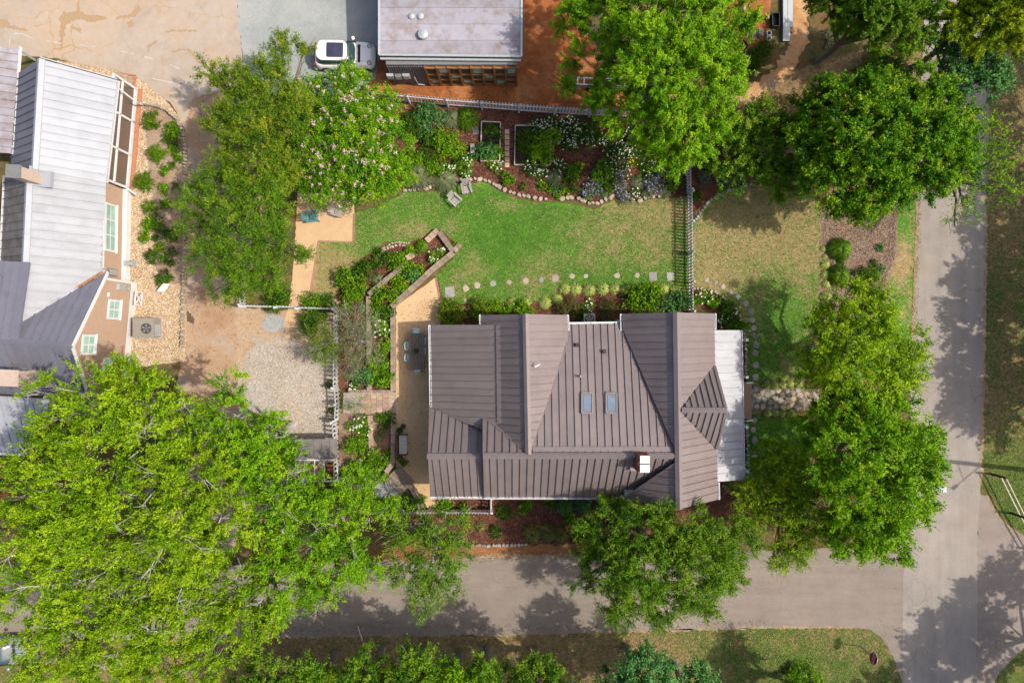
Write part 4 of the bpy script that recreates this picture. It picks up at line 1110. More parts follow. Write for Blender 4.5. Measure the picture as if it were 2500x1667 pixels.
tree('flowering_tree', 'rounded tree dotted with pink blossoms above the granite court',
     [(760, 260, 68, 3.6), (850, 245, 68, 3.9), (925, 290, 68, 3.6), (775, 350, 80, 4.2), (870, 350, 90, 4.6), (955, 375, 62, 3.6), (805, 430, 78, 3.9), (895, 440, 76, 3.9), (745, 410, 50, 3.4), (975, 430, 40, 3), (855, 200, 38, 3.2)], 'maple', None, dens=190, size=(0.17, 0.1), crad=.36, twigs=2, blossom=('pink', 300, .1), ncf=6.0)
tree('small_tree', 'thin olive leaved tree in the bed beside the white gate fence',
     [(850, 785, 38, 2.2), (888, 800, 36, 2.2), (868, 845, 48, 2.4), (850, 895, 32, 2), (905, 865, 24, 2)], 'grey', m_palebark, dens=130, size=(0.12, 0.045), crad=.3, trunk_r=.07, twigs=8)
tree('small_tree', 'small olive tree leaning over the fence onto the gravel drive',
     [(775, 825, 40, 2), (812, 845, 30, 2.2), (790, 855, 32, 2.1)], 'olive', m_palebark, dens=130, size=(0.13, 0.06), crad=.3, trunk_r=.06, twigs=7)
tree('small_tree', 'wispy sapling beside the brick path', [(865, 990, 22, 1.8), (885, 985, 18, 1.8), (850, 1000, 16, 1.7)], 'olive', m_palebark, dens=80, size=(0.1, 0.045), crad=.28, trunk_r=.04, twigs=8)
tree('small_tree', 'slim young tree at the south corner of the porch', [(1785, 1195, 22, 2.2), (1800, 1215, 20, 2)], 'mid', m_palebark, dens=110, size=(0.12, 0.07), crad=.28, trunk_r=.04, twigs=5)
# bottom edge row
for i, (x, y, r, z, lf) in enumerate(((650, 1665, 50, 5.6, 'mid'), (755, 1650, 42, 5.6, 'mid'), (885, 1640, 45, 5.8, 'mid'), (1010, 1635, 48, 6, 'mid'), (1105, 1650, 42, 5.6, 'maple'), (1180, 1640, 40, 5.8, 'mid'), (1310, 1650, 48, 6, 'mid'), (1570, 1640, 55, 6, 'teal'), (1700, 1672, 40, 5.4, 'teal'), (1960, 1668, 38, 3.6, 'mid'))):
    o_ = ('first', 'second', 'third', 'fourth', 'fifth', 'sixth', 'seventh', 'eighth', 'ninth', 'tenth')[i]
    tree('broadleaf_tree', o_ + ' tree from the left in the row along the bottom edge',
         [(x, y, r * 1.1, z), (x + 36, y + 35, r * 1.1, z), (x - 40, y + 40, r * 1.1, z - .4), (x, y - 34, r * .5, z + .2), (x + 10, y + 110, r * 1.4, z)], lf, None, dens=150, size=(0.19, 0.12), crad=.4, twigs=2, group='row of trees along the bottom edge')
# trees standing just outside the right and lower sides, whose shade crosses the road
for i, lb in enumerate((([(2610, 690, 75, 6.5), (2560, 740, 65, 6), (2640, 790, 80, 6.5), (2560, 810, 65, 6), (2680, 720, 80, 6.5)], 'shade tree outside the frame beside the avenue, upper one'),
                        ([(2590, 930, 75, 6.5), (2550, 985, 65, 6), (2640, 1010, 80, 6.5), (2560, 900, 55, 6), (2690, 930, 80, 6.5), (2600, 1050, 50, 6)], 'shade tree outside the frame beside the avenue, lower one'),
                        ([(2690, 120, 90, 8), (2670, 230, 90, 8), (2660, 340, 90, 8), (2690, 460, 90, 8), (2660, 560, 80, 7), (2720, 620, 80, 7)], 'broad shade tree outside the frame at upper right'),
                        ([(2640, 1500, 85, 7), (2560, 1560, 80, 7), (2500, 1640, 80, 7), (2620, 1620, 80, 7), (2480, 1560, 45, 6), (2700, 1430, 60, 7)], 'shade tree outside the frame by the side street'),
                        ([(760, 1650, 60, 6), (860, 1640, 55, 6), (960, 1655, 60, 6), (1060, 1640, 55, 6)], 'shade tree outside the frame below the street, left one'),
                        ([(1160, 1645, 60, 6), (1270, 1650, 60, 6), (1380, 1640, 60, 6), (1490, 1655, 60, 6), (1590, 1650, 50, 6)], 'shade tree outside the frame below the street, right one'),
                        ([(2430, 1720, 80, 7), (2340, 1730, 60, 6.5), (2520, 1750, 80, 7)], 'shade tree outside the frame below the side street'))):
    tree('broadleaf_tree', lb[1], lb[0], 'maple', None, dens=55, size=(0.34, 0.22), crad=.6, plan=True, twigs=2, group='shade trees just outside the picture')

# ---------------------------------------------------------------- shrubs and perennials
KIND = {  # leaf, leaf length, width, leaves per m2, height factor, blossoms, description
    'juniper': ('mid', .16, .04, 700, .8, None, 'feathery green juniper'),
    'dk': ('dark', .1, .06, 700, .75, None, 'dark green shrub'),
    'br': ('maple', .12, .08, 600, .7, None, 'bright green leafy shrub'),
    'yl': ('bright', .12, .06, 650, .75, None, 'yellow green shrub'),
    'teal': ('teal', .13, .06, 650, .8, None, 'bluish green shrub'),
    'box': ('olive', .09, .06, 900, .8, None, 'clipped golden box shrub'),
    'nandina': ('nandina', .1, .045, 600, .8, None, 'reddish green nandina'),
    'wb': ('maple', .1, .06, 550, .6, ('white', 15), 'bush with white flowers'),
    'daisy': ('dark', .11, .04, 520, .6, ('white', 22), 'white daisy clump'),
    'blue': ('lavender', .13, .03, 600, .6, ('blue', 18), 'blue flowered clump'),
    'yf': ('bright', .1, .05, 500, .5, ('yellow', 45), 'yellow flowered clump'),
    'silver': ('grey', .2, .02, 0, .5, None, 'grey green fine leaved tuft'),
    'tuft': ('mid', .5, .02, 0, .8, None, 'tall ornamental grass tuft'),
    'lir': ('pale', .3, .025, 0, .6, None, 'variegated liriope tuft'),
    'dtuft': ('dryg', .5, .02, 0, .6, None, 'dull ornamental grass tuft'),
    'spiky': ('teal', .3, .04, 0, .6, None, 'spiky dark green tuft'),
}
NAMES = {'juniper': 'juniper_shrub', 'silver': 'tuft_plant', 'tuft': 'ornamental_grass', 'lir': 'liriope_plant', 'dtuft': 'ornamental_grass', 'spiky': 'tuft_plant', 'daisy': 'daisy_plant', 'wb': 'flowering_shrub', 'blue': 'flowering_plant', 'yf': 'flowering_plant'}
ORD = ['first', 'second', 'third', 'fourth', 'fifth', 'sixth', 'seventh', 'eighth', 'ninth', 'tenth', 'eleventh', 'twelfth', 'thirteenth', 'fourteenth', 'fifteenth', 'sixteenth', 'seventeenth', 'eighteenth', 'nineteenth', 'twentieth']
PS = [500]
def blades(rs, b, r, n, ln, h):
    """arching grass blades as strips of four quads would be heavy: two leaves end to end per blade."""
    a = rs.rand(n) * 2 * math.pi; el = rs.rand(n) ** .7
    d = np.stack([np.cos(a), np.sin(a), np.zeros(n)], 1)
    L = r * (.75 + .4 * rs.rand(n))
    p0 = b + d * (r * .12 * rs.rand(n))[:, None]
    p1 = p0 + d * (L * .42 * el)[:, None] + np.array([0, 0, 1]) * (h * (.9 - .35 * el))[:, None]
    p2 = p0 + d * (L * (.3 + .7 * el))[:, None] + np.array([0, 0, 1]) * (h * (.95 - .75 * el))[:, None]
    return p0, p1, p2, d
def plant(px, py, rp, kind, label, group):
    PS[0] += 1
    rs = np.random.RandomState(PS[0])
    lf, ll, lw_, dn, hf, bl, _ = KIND[kind]
    r = rp * S * 1.22
    h = max(.12, r * hf * 1.2)
    b = P(px, py, 0); b = P(px, py, h * .6); b.z = 0
    t = thing(NAMES.get(kind, 'shrub'), b, label, 'plant' if dn == 0 or bl else 'shrub', group)
    B = np.array(b)
    if dn == 0:
        n = int(150 + 900 * r * r)
        p0, p1, p2, d = blades(rs, B, r, n, ll, h)
        up = np.tile(np.array([[0, 0, 1.]]), (n, 1)) + d * .3
        C = np.concatenate([(p0 + p1) / 2, (p1 + p2) / 2]); A = np.concatenate([p1 - p0, p2 - p1])
        ln = np.linalg.norm(A, axis=1) * 1.1
        tn = np.tile(rs.normal(.5, .22, n), 2)
        leaf_object('foliage', C, A, np.concatenate([up, up]) + rs.normal(size=(2 * n, 3)) * .15, ln, lw_ * (.8 + 1.2 * r), tn, LF[lf], t)
        top = p2
    else:
        lob = [(B + np.array([0, 0, h * .45]), r * .82, h * .62 / max(r, .01))]
        for _k in range(4 if rp > 12 else 2):
            a = rs.rand() * 6.28; q = r * (.4 + .25 * rs.rand())
            lob.append((B + np.array([math.cos(a) * q, math.sin(a) * q, h * (.35 + .25 * rs.rand())]), r * (.38 + .2 * rs.rand()), .8))
        C, A, N, T, _c = crown(rs, lob, dn * .85, max(.07, min(.2, r * .35)), 4, .02, .7, under=0.0)
        C[:, 2] = np.maximum(C[:, 2], .03)
        n = len(C)
        leaf_object('foliage', C, A, N, ll * (.7 + .6 * rs.rand(n)), lw_ * (.7 + .6 * rs.rand(n)), T, LF[lf], t)
        top = C[C[:, 2] > np.percentile(C[:, 2], 45)]
    mb = MB()
    for _k in range(4):
        a = rs.rand() * 6.28
        mb.tube([b, b + Vector((math.cos(a) * r * .35, math.sin(a) * r * .35, h * .6))], [.012 + r * .02, .006], 4, cap=False)
    mb.build('stem', m_bark, t)
    if bl:
        c_, cnt = bl
        cnt = max(8, int(cnt * (r / .5) ** 1.6))
        cs = top[rs.randint(0, len(top), cnt)] + np.array([0, 0, .05])
        k = 5 if c_ == 'white' and kind == 'daisy' else 5
        ang = rs.rand(cnt)[:, None] * 6.28 + np.arange(k)[None, :] * 6.283 / k
        pr = .026 if kind != 'wb' else .032
        ax = np.stack([np.cos(ang), np.sin(ang), np.full_like(ang, .1)], 2)
        C2 = cs[:, None, :] + ax * pr
        m_ = cnt * k
        leaf_object('blossom', C2.reshape(-1, 3), ax.reshape(-1, 3), np.tile(np.array([[.1, .05, 1.]]), (m_, 1)) + rs.normal(size=(m_, 3)) * .2, pr * 2.1, pr * 1.5, rs.rand(m_), FL[c_], t)
    return t

def bed(where, items, group, axis='left', k_=1.0):
    its = sorted(items, key=(lambda q: q[0]) if axis == 'left' else (lambda q: q[1]))
    tot = {}
    for q in its: tot[q[3]] = tot.get(q[3], 0) + 1
    cnt = {}
    frm = 'from left' if axis == 'left' else 'from top'
    for (px, py, r, k) in its:
        cnt[k] = cnt.get(k, 0) + 1
        if tot[k] == 1: lb = KIND[k][6] + ' ' + where
        else: lb = ORD[cnt[k] - 1] + ' ' + KIND[k][6] + ' ' + frm + ' ' + where
        plant(px, py, r * k_, k, lb, group)

bed('in the pebble bed by the tan house', [(367, 290, 23, 'juniper'), (421, 318, 20, 'br'), (421, 343, 17, 'dk'), (405, 335, 14, 'dk'), (383, 372, 23, 'juniper'), (424, 365, 15, 'br'), (436, 388, 13, 'br'), (400, 415, 15, 'br'), (420, 405, 11, 'dk'), (355, 440, 26, 'juniper'), (398, 464, 15, 'yl'), (432, 458, 14, 'dk'),
     (368, 510, 20, 'juniper'), (403, 497, 15, 'br'), (360, 548, 17, 'br'), (385, 545, 20, 'dk'), (355, 580, 16, 'yl'), (379, 580, 10, 'dk'), (415, 575, 21, 'dk'), (391, 604, 15, 'br'), (370, 628, 18, 'dk'), (401, 628, 14, 'br'), (424, 613, 13, 'dk'), (419, 641, 10, 'dk'), (402, 677, 21, 'dk')], 'shrubs in the pebble bed', 'top', .84)
bed('in the left half of the flower garden', [(1050, 288, 34, 'teal'), (1103, 290, 22, 'silver'), (1142, 288, 26, 'tuft'), (1090, 352, 34, 'yl'), (1048, 335, 22, 'dk'), (1124, 362, 15, 'yl'), (1046, 382, 18, 'dk'), (1092, 410, 18, 'wb'), (1145, 392, 17, 'wb'), (1140, 416, 17, 'wb'), (1124, 395, 16, 'dk'),
     (1060, 410, 21, 'br'), (1043, 414, 13, 'br'), (1085, 437, 28, 'silver'), (1020, 425, 34, 'silver'), (1000, 300, 30, 'dk'), (1205, 322, 19, 'dk'), (1184, 370, 25, 'teal'), (1218, 370, 13, 'br'), (1196, 386, 13, 'yl'), (1208, 408, 15, 'wb'), (1240, 438, 15, 'br'), (1275, 453, 11, 'dk'), (1010, 390, 20, 'br')], 'plants of the fenced flower garden')
bed('in the right half of the flower garden', [(1328, 358, 38, 'yl'), (1292, 350, 30, 'dk'), (1348, 310, 26, 'daisy'), (1388, 310, 24, 'daisy'), (1418, 322, 22, 'daisy'), (1385, 356, 24, 'daisy'), (1306, 312, 20, 'daisy'), (1302, 408, 22, 'daisy'), (1366, 402, 18, 'daisy'), (1440, 345, 20, 'daisy'), (1482, 350, 20, 'daisy'), (1502, 376, 24, 'daisy'),
     (1532, 346, 28, 'daisy'), (1542, 378, 24, 'daisy'), (1500, 412, 26, 'daisy'), (1524, 422, 18, 'daisy'), (1600, 416, 24, 'daisy'), (1576, 404, 16, 'daisy'), (1322, 426, 16, 'daisy'), (1403, 420, 19, 'br'), (1352, 432, 20, 'silver'), (1476, 432, 27, 'br'), (1474, 404, 16, 'br'),
     (1455, 456, 24, 'blue'), (1436, 468, 18, 'blue'), (1510, 442, 22, 'blue'), (1600, 450, 26, 'blue'), (1584, 446, 18, 'blue'), (1558, 446, 18, 'silver'), (1525, 480, 18, 'blue'), (1552, 476, 14, 'daisy'), (1478, 470, 16, 'silver'), (1320, 453, 8, 'br'), (1340, 460, 10, 'br'), (1361, 463, 12, 'teal'), (1380, 465, 10, 'br'), (1403, 461, 11, 'dk'),
     (1382, 442, 6, 'br'), (1361, 480, 8, 'br'), (1434, 480, 8, 'br'), (1562, 330, 30, 'dk'), (1592, 335, 25, 'dk'), (1450, 318, 22, 'dk'), (1460, 322, 12, 'yf'), (1545, 396, 11, 'yf'), (1418, 402, 9, 'yf'), (1640, 440, 20, 'dk'), (1580, 470, 16, 'silver'), (1625, 470, 14, 'silver')], 'plants of the fenced flower garden')
bed('in the bed right of the side fence', [(1702, 385, 24, 'dk'), (1722, 428, 20, 'blue'), (1770, 440, 20, 'blue'), (1803, 432, 18, 'blue'), (1700, 478, 14, 'dk'), (1745, 400, 24, 'dk')], 'plants right of the side fence')
bed('along the north house wall', [(1251, 738, 13, 'lir'), (1284, 740, 13, 'lir'), (1330, 740, 14, 'lir'), (1361, 731, 13, 'lir'), (1380, 705, 13, 'lir'), (1405, 706, 14, 'lir'), (1438, 708, 14, 'lir'), (1472, 706, 14, 'lir'), (1500, 706, 13, 'lir'), (1525, 709, 11, 'lir'), (1620, 707, 13, 'lir'), (1650, 708, 12, 'lir'), (1672, 712, 10, 'lir'),
     (1105, 765, 33, 'box'), (1172, 757, 26, 'box'), (1210, 745, 15, 'yl'), (1275, 756, 22, 'br'), (1235, 755, 14, 'br'), (1392, 747, 27, 'nandina'), (1490, 758, 24, 'nandina'), (1437, 741, 13, 'wb'), (1570, 736, 44, 'br'), (1648, 740, 29, 'teal'), (1420, 760, 16, 'dk')], 'plants along the north wall')
bed('in the curved bed at the porch corner', [(1720, 722, 17, 'wb'), (1746, 736, 14, 'br'), (1772, 757, 20, 'dk'), (1790, 785, 20, 'dk'), (1762, 782, 18, 'daisy'), (1808, 798, 14, 'br'), (1700, 735, 13, 'br'), (1790, 760, 13, 'daisy')], 'plants at the porch corner')
bed('above the flagstone walk', [(1873, 940, 11, 'lir'), (1890, 941, 11, 'lir'), (1910, 938, 10, 'lir'), (1930, 937, 9, 'lir'), (1951, 938, 10, 'lir')], 'liriope along the flagstone walk')
bed('below the flagstone walk', [(1874, 1010, 10, 'lir'), (1893, 1008, 10, 'lir'), (1910, 1010, 10, 'lir'), (1932, 1010, 11, 'lir')], 'liriope along the flagstone walk')
bed('in the strip bed beside the avenue', [(2055, 607, 26, 'tuft'), (2052, 670, 25, 'tuft'), (2056, 635, 11, 'tuft'), (2010, 608, 7, 'lir'), (2015, 626, 7, 'lir'), (2016, 646, 11, 'lir'), (2017, 670, 11, 'lir'), (2018, 693, 10, 'lir'), (2017, 726, 13, 'lir'), (2115, 682, 25, 'juniper'), (2134, 672, 14, 'juniper'), (2148, 605, 8, 'teal'), (2151, 656, 12, 'teal'), (2142, 716, 14, 'teal'), (2134, 643, 8, 'dk')], 'plants in the strip bed', 'top')
bed('in the terraced bed above the patio', [(934, 633, 23, 'dk'), (967, 637, 22, 'br'), (893, 664, 24, 'dk'), (856, 694, 33, 'br'), (1028, 601, 16, 'tuft'), (1004, 614, 13, 'yl'), (923, 684, 15, 'silver'), (1063, 627, 17, 'wb'), (1077, 613, 12, 'wb'), (1113, 596, 9, 'yl'), (995, 654, 17, 'br'), (1004, 671, 17, 'teal'), (1024, 660, 13, 'yl'),
     (968, 686, 17, 'br'), (926, 714, 19, 'br'), (910, 738, 15, 'br'), (983, 706, 14, 'yl'), (961, 723, 17, 'br'), (979, 720, 7, 'silver'), (942, 763, 19, 'dk'), (917, 757, 17, 'br'), (990, 689, 7, 'yf'), (873, 720, 13, 'yl'), (885, 750, 16, 'silver')], 'plants of the terraced beds')
bed('in the bed between fence and patio wall', [(930, 800, 23, 'wb'), (944, 842, 15, 'yl'), (924, 887, 23, 'br'), (927, 924, 25, 'br'), (952, 887, 8, 'yf'), (881, 920, 26, 'teal'), (864, 938, 13, 'wb'), (945, 925, 14, 'yl'), (935, 855, 12, 'br'), (845, 748, 14, 'yl')], 'plants between fence and patio', 'top')
bed('beside the top corner of the gate fence', [(765, 782, 31, 'dk'), (760, 735, 23, 'br'), (798, 738, 18, 'dk'), (676, 720, 33, 'dk'), (804, 937, 10, 'dk'), (809, 1008, 11, 'dk')], 'plants by the gate fence', 'top')
bed('in the bed below the brick path', [(878, 1044, 25, 'wb'), (927, 1019, 11, 'yl'), (944, 1027, 18, 'dk'), (935, 1056, 13, 'silver'), (922, 1071, 9, 'silver'), (870, 1090, 26, 'yl'), (920, 1122, 24, 'br'), (880, 1152, 30, 'br'), (842, 1182, 28, 'yl'), (930, 1168, 18, 'yl'), (950, 1108, 12, 'yl'), (985, 1128, 9, 'dk')], 'plants below the brick path', 'top')
bed('along the south house wall', [(1000, 1228, 18, 'dk'), (1026, 1224, 13, 'br'), (1090, 1234, 17, 'br'), (1130, 1240, 13, 'dk'), (1298, 1305, 22, 'dtuft'), (1338, 1300, 22, 'dtuft'), (1370, 1305, 18, 'dtuft'), (1172, 1285, 14, 'dtuft'), (1380, 1238, 20, 'spiky'), (1425, 1232, 20, 'spiky'), (1340, 1225, 14, 'dk'), (1230, 1250, 16, 'dk'), (1285, 1240, 15, 'br'), (1420, 1300, 16, 'dk'), (1210, 1300, 13, 'dk'), (1480, 1240, 22, 'teal'), (1590, 1250, 22, 'teal'), (1390, 1265, 15, 'br')], 'plants along the south wall')
bed('in the rough yard at upper right', [(1860, 130, 26, 'dk'), (1835, 150, 20, 'dk'), (2110, 175, 30, 'dk'), (2180, 160, 28, 'dk'), (2220, 120, 26, 'yl'), (2150, 120, 22, 'yl'), (1410, 160, 14, 'dk')], 'weeds in the rough yard')
bed('on the verge around the stop sign', [(1950, 1650, 26, 'br'), (1985, 1665, 20, 'teal')], 'bushes on the verge')
# ---------------------------------------------------------------- picket fences
pk = MB(); pk.prism([(-.045, 0, 0.04), (.045, 0, 0.04), (.045, 0, .94), (0, 0, 1.0), (-.045, 0, .94)], (0, .022, 0))
PICKET = pk.build('picket_source', m_fence); PICKET_ME = PICKET.data
bpy.data.objects.remove(PICKET)
def fence(label, path, h=1.2, step=.2, post=2.2, side=1, cat='fence', name='picket_fence', pw=1.0, group='white picket fences', posts_at=None):
    pts = [P(*q) for q in path]
    t = thing(name, pts[0], label, cat, group)
    for a, b in zip(pts, pts[1:]):
        d = b - a; L = d.length; d /= L
        ang = math.atan2(d.y, d.x); n = Vector((-d.y, d.x, 0)) * side
        for z in (.22 * h, .8 * h): MB().beam(a + Vector((0, 0, z)), b + Vector((0, 0, z)), .045, .09).build('rail', m_fence, t)
        k = step * .5
        while k < L:
            inst('picket', PICKET_ME, t, a + d * k + n * .035, (0, 0, ang), (pw, 1, h * random.uniform(.985, 1.01)))
            k += step
        np_ = max(1, round(L / post))
        for i in range(np_ + 1):
            p = a + d * (L * i / np_)
            o = MB().box(p - n * .055 + Vector((0, 0, h * .5)), (.1, .1, h), rotz(ang)).build('post', m_fence, t)
            MB().box(p - n * .055 + Vector((0, 0, h + .02)), (.13, .13, .04), rotz(ang), .5).build('post_cap', m_fence, o)
    return t
fence('long white picket fence between the red clay yard and the flower garden', [(905, 241), (1001, 251), (1094, 260), (1177, 266), (1267, 273), (1354, 279), (1438, 284), (1560, 289), (1600, 291)], 1.35, .205, 2.2, 1, pw=1.2)
fence('white picket fence across the lawn, casting a barred shadow, upper run above the gate jog', [(1674, 380), (1676, 472)], 1.35, .2, 2.2, -1, pw=1.1)
fence('white picket fence across the lawn running down to the brown roofed house', [(1678, 476), (1679, 620), (1681, 762)], 1.35, .2, 2.2, -1, pw=1.1)
fence('white picket fence beside the pale gravel drive, upper run above the gates', [(826, 757), (825, 850), (824, 944)], 1.32, .28, 2.4, 1, pw=1.35)
fence('white picket gate pair opening from gravel drive to brick path', [(827, 946), (829, 984), (827, 1023)], 1.3, .26, 1.1, 1, 'gate', 'picket_gate')
fence('white picket fence beside the pale gravel drive, lower run toward the coop', [(822, 1026), (824, 1064), (826, 1172)], 1.32, .28, 2.2, 1, pw=1.35)
fence('white picket fence along the top of the gravel drive below the granite court', [(600, 748), (682, 751)], 1.05, .2, 2.2, 1)
fence('white picket gate at the bottom of the granite court', [(684, 750), (733, 752)], 1.1, .2, 1.3, 1, 'gate', 'picket_gate')
fence('white picket fence joining the court gate to the gate fence corner', [(737, 753), (826, 756)], 1.05, .2, 2.2, 1)
fence('short white picket fence beside the driveway under the green crape myrtle', [(597, 700), (599, 746)], 1.05, .2, 1.2, 1)
fence('white picket fence below the patio corner facing the lower street', [(905, 1240), (962, 1243), (1022, 1243), (1083, 1242), (1130, 1242), (1200, 1243)], 1.15, .19, 1.6, -1)
fence('short white fence return from the street fence up to the house', [(1200, 1242), (1200, 1208)], 1.1, .2, 1, 1)
fence('white picket fence half hidden beneath the grove', [(675, 1100), (684, 1190)], 1.2, .2, 1.2, 1)

# ---------------------------------------------------------------- stones, walls, paving
m_stone = M('pale_fieldstone', (0.50, 0.40, 0.30), .2, 5, .85, bump=.5, lo=.78, hi=1.12)
m_greystone = M('grey_fieldstone', (0.40, 0.37, 0.34), .2, 5, .85, bump=.5, lo=.7, hi=1.2)
m_flag = M('flagstone', (0.36, 0.33, 0.30), .25, 3, .8, bump=.4, lo=.65, hi=1.25)
m_block = M('wall_block', (0.36, 0.27, 0.20), .25, 4, .9, bump=.5, lo=.75, hi=1.15)
m_blockpink = M('paver_pink', (0.52, 0.36, 0.26), .2, 4, .9, bump=.4, lo=.8, hi=1.12)
m_path = M('path_brick', (0.52, 0.36, 0.26), .2, 4, .9, bump=.3, lo=.7, hi=1.15)
m_tread = M('grey_timber', (0.30, 0.235, 0.18), .3, 3, .9, stretch=(1, 8, 8), bump=.4, lo=.8, hi=1.15)
m_mortar = M('mortar', (0.45, 0.36, 0.26), .2, 6, .95, bump=.4)
STONE_ME = []
for s_ in range(8):
    rs = np.random.RandomState(900 + s_)
    n = 7
    a = np.sort(rs.rand(n) * .5 + np.arange(n)) * 2 * math.pi / n
    r1 = .8 + .3 * rs.rand(n)
    mb = MB(); vs = []
    for rr, z in ((1.0, 0), (1.0, .55), (.72, 1.0)):
        vs += [(math.cos(x) * q * rr, math.sin(x) * q * rr * .8, z + rs.rand() * .08) for x, q in zip(a, r1)]
    fs = [list(range(2 * n, 3 * n))]
    for l_ in range(2):
        for i in range(n): j = (i + 1) % n; fs.append([l_ * n + i, l_ * n + j, (l_ + 1) * n + j, (l_ + 1) * n + i])
    mb.add(vs, fs)
    o = mb.build('stone_source', m_stone); STONE_ME.append(o.data); bpy.data.objects.remove(o)
def stone_me(i, m):
    key = (i, m.name)
    if key not in SM:
        me = STONE_ME[i].copy(); me.materials.clear(); me.materials.append(m); SM[key] = me
    return SM[key]
SM = {}
def border(label, path, r=6.5, m=None, h=.16, gap=.85, name='stone_border', rows=1, jit=1.2):
    m = m or m_stone
    t = thing(name, P(*path[0]), label, 'edging')
    dist = 0; rs = random.Random(len(path) * 7 + int(path[0][0]))
    for row in range(rows):
        for a, b in zip(path, path[1:]):
            L = math.hypot(b[0] - a[0], b[1] - a[1]); ux, uy = (b[0] - a[0]) / L, (b[1] - a[1]) / L
            k = r * gap
            while k < L + r * .4:
                rr = r * rs.uniform(.72, 1.15)
                x = a[0] + ux * k + rs.uniform(-jit, jit) - uy * row * r * 1.7; y = a[1] + uy * k + rs.uniform(-jit, jit) + ux * row * r * 1.7
                inst('stone', stone_me(rs.randrange(8), m), t, P(x, y), (0, 0, rs.random() * 6.28), (rr * S, rr * S, h * rs.uniform(.8, 1.2)))
                k += rr * 1.75
    return t
border('curving pale fieldstone edging between flower garden and lawn', BORDER[:13] , 6.8)
border('pale fieldstone edging at the right part of the flower garden', BORDER[13:], 7.2, jit=2.5)
border('curved fieldstone edging of the bed at the porch corner', [(1690, 704), (1715, 705), (1745, 713), (1772, 732), (1795, 757), (1812, 790), (1818, 830)], 5.5)
border('fieldstone edging beside the porch below the corner bed', [(1819, 838), (1820, 925)], 5.2, m_greystone)
border('fieldstone edging beside the porch south of the steps', [(1822, 1030), (1824, 1090), (1826, 1165)], 5.2, m_greystone)
border('fieldstone edging of the small bed right of the side fence', [(1697, 540), (1710, 518), (1726, 496), (1745, 481), (1775, 466), (1810, 458), (1832, 450)], 5.5, m_greystone)
border('arc of small pale stones around the terraced bed', [(882, 672), (900, 646), (918, 624), (935, 606), (955, 596), (975, 592), (1000, 595)], 4, m_stone, .14, rows=2)
border('arc of small stones above the gate fence corner', [(778, 722), (795, 722), (812, 728), (824, 738)], 4, m_stone, .12)
border('mortared stone kerb wrapping the pebble bed along the driveway', [(348, 257), (378, 259), (405, 266), (432, 290), (448, 320), (455, 352), (456, 450), (454, 580), (451, 700), (447, 850)], 5.2, m_stone, .28, gap=.7, jit=.8)
border('grey stone edging beside the street below the south bed', [(1150, 1330), (1200, 1331), (1290, 1328)], 5, m_greystone, .12)

def block_wall(label, path, w=.3, h=.4, bl=.42, m=None, name='garden_wall', caps=True):
    m = m or m_block
    t = thing(name, P(*path[0]), label, 'wall', 'terrace walls')
    for a, b in zip(path, path[1:]):
        A, B = P(*a), P(*b); d = B - A; L = d.length; d /= L; ang = math.atan2(d.y, d.x)
        n = max(1, round(L / bl)); q = L / n
        MB().beam(A + Vector((0, 0, h * .35)), B + Vector((0, 0, h * .35)), w * .86, h * .7).build('core', m_mortar, t)
        for i in range(n):
            p = A + d * (q * (i + .5))
            mb = MB().box((0, 0, 0), (q - .018, w, h * .45)) if i == 0 else None
            if mb: o = mb.build('block', m, t, local=True); me = o.data; o.location = p - ORG[t] + Vector((0, 0, h * .8)); o.rotation_euler = (0, 0, ang)
            else: inst('block', me, t, p + Vector((0, 0, h * .8 + random.uniform(-.012, .012))), (0, 0, ang + random.uniform(-.02, .02)))
    return t
block_wall('long timber coloured block wall between terraced bed and granite patio', [(1108, 618), (1054, 662), (1015, 699), (958, 750)], .34, .42, .5)
block_wall('straight block wall along the left side of the patio', [(961, 756), (962, 850), (962, 953)], .3, .4, .5)
block_wall('middle retaining wall through the terraced bed', [(993, 638), (976, 660), (929, 697), (903, 720)], .3, .42, .45, m_tread)
block_wall('vertical retaining wall dividing the bed beside the fence', [(902, 724), (903, 830), (904, 953)], .28, .36, .45)
block_wall('pink paver edging at the top corner of the terraced bed', [(1042, 590), (1070, 564)], .36, .3, .4, m_blockpink)
block_wall('grey paver edging closing the terraced bed on the lawn side', [(1073, 568), (1107, 615)], .34, .35, .42, m_tread)
block_wall('curved paver end of the terrace wall on the lawn', [(1109, 614), (1118, 606), (1124, 597)], .32, .3, .3, m_block)
block_wall('short paver wall in the middle of the terraced bed', [(994, 633), (1012, 622)], .34, .35, .35, m_blockpink)
block_wall('low wall along the upper side of the brick path', [(852, 954), (961, 955)], .2, .3, .4)
block_wall('retaining wall below the brick path, left one', [(906, 1012), (908, 1070), (912, 1120)], .3, .4, .6, m_blockpink)
block_wall('retaining wall below the brick path beside the patio bench', [(962, 1012), (963, 1080), (961, 1128), (945, 1150)], .3, .42, .55)
block_wall('sleeper wall running down from the garden steps', [(1003, 1182), (1018, 1210), (1030, 1238)], .34, .3, 1.2, m_tread)
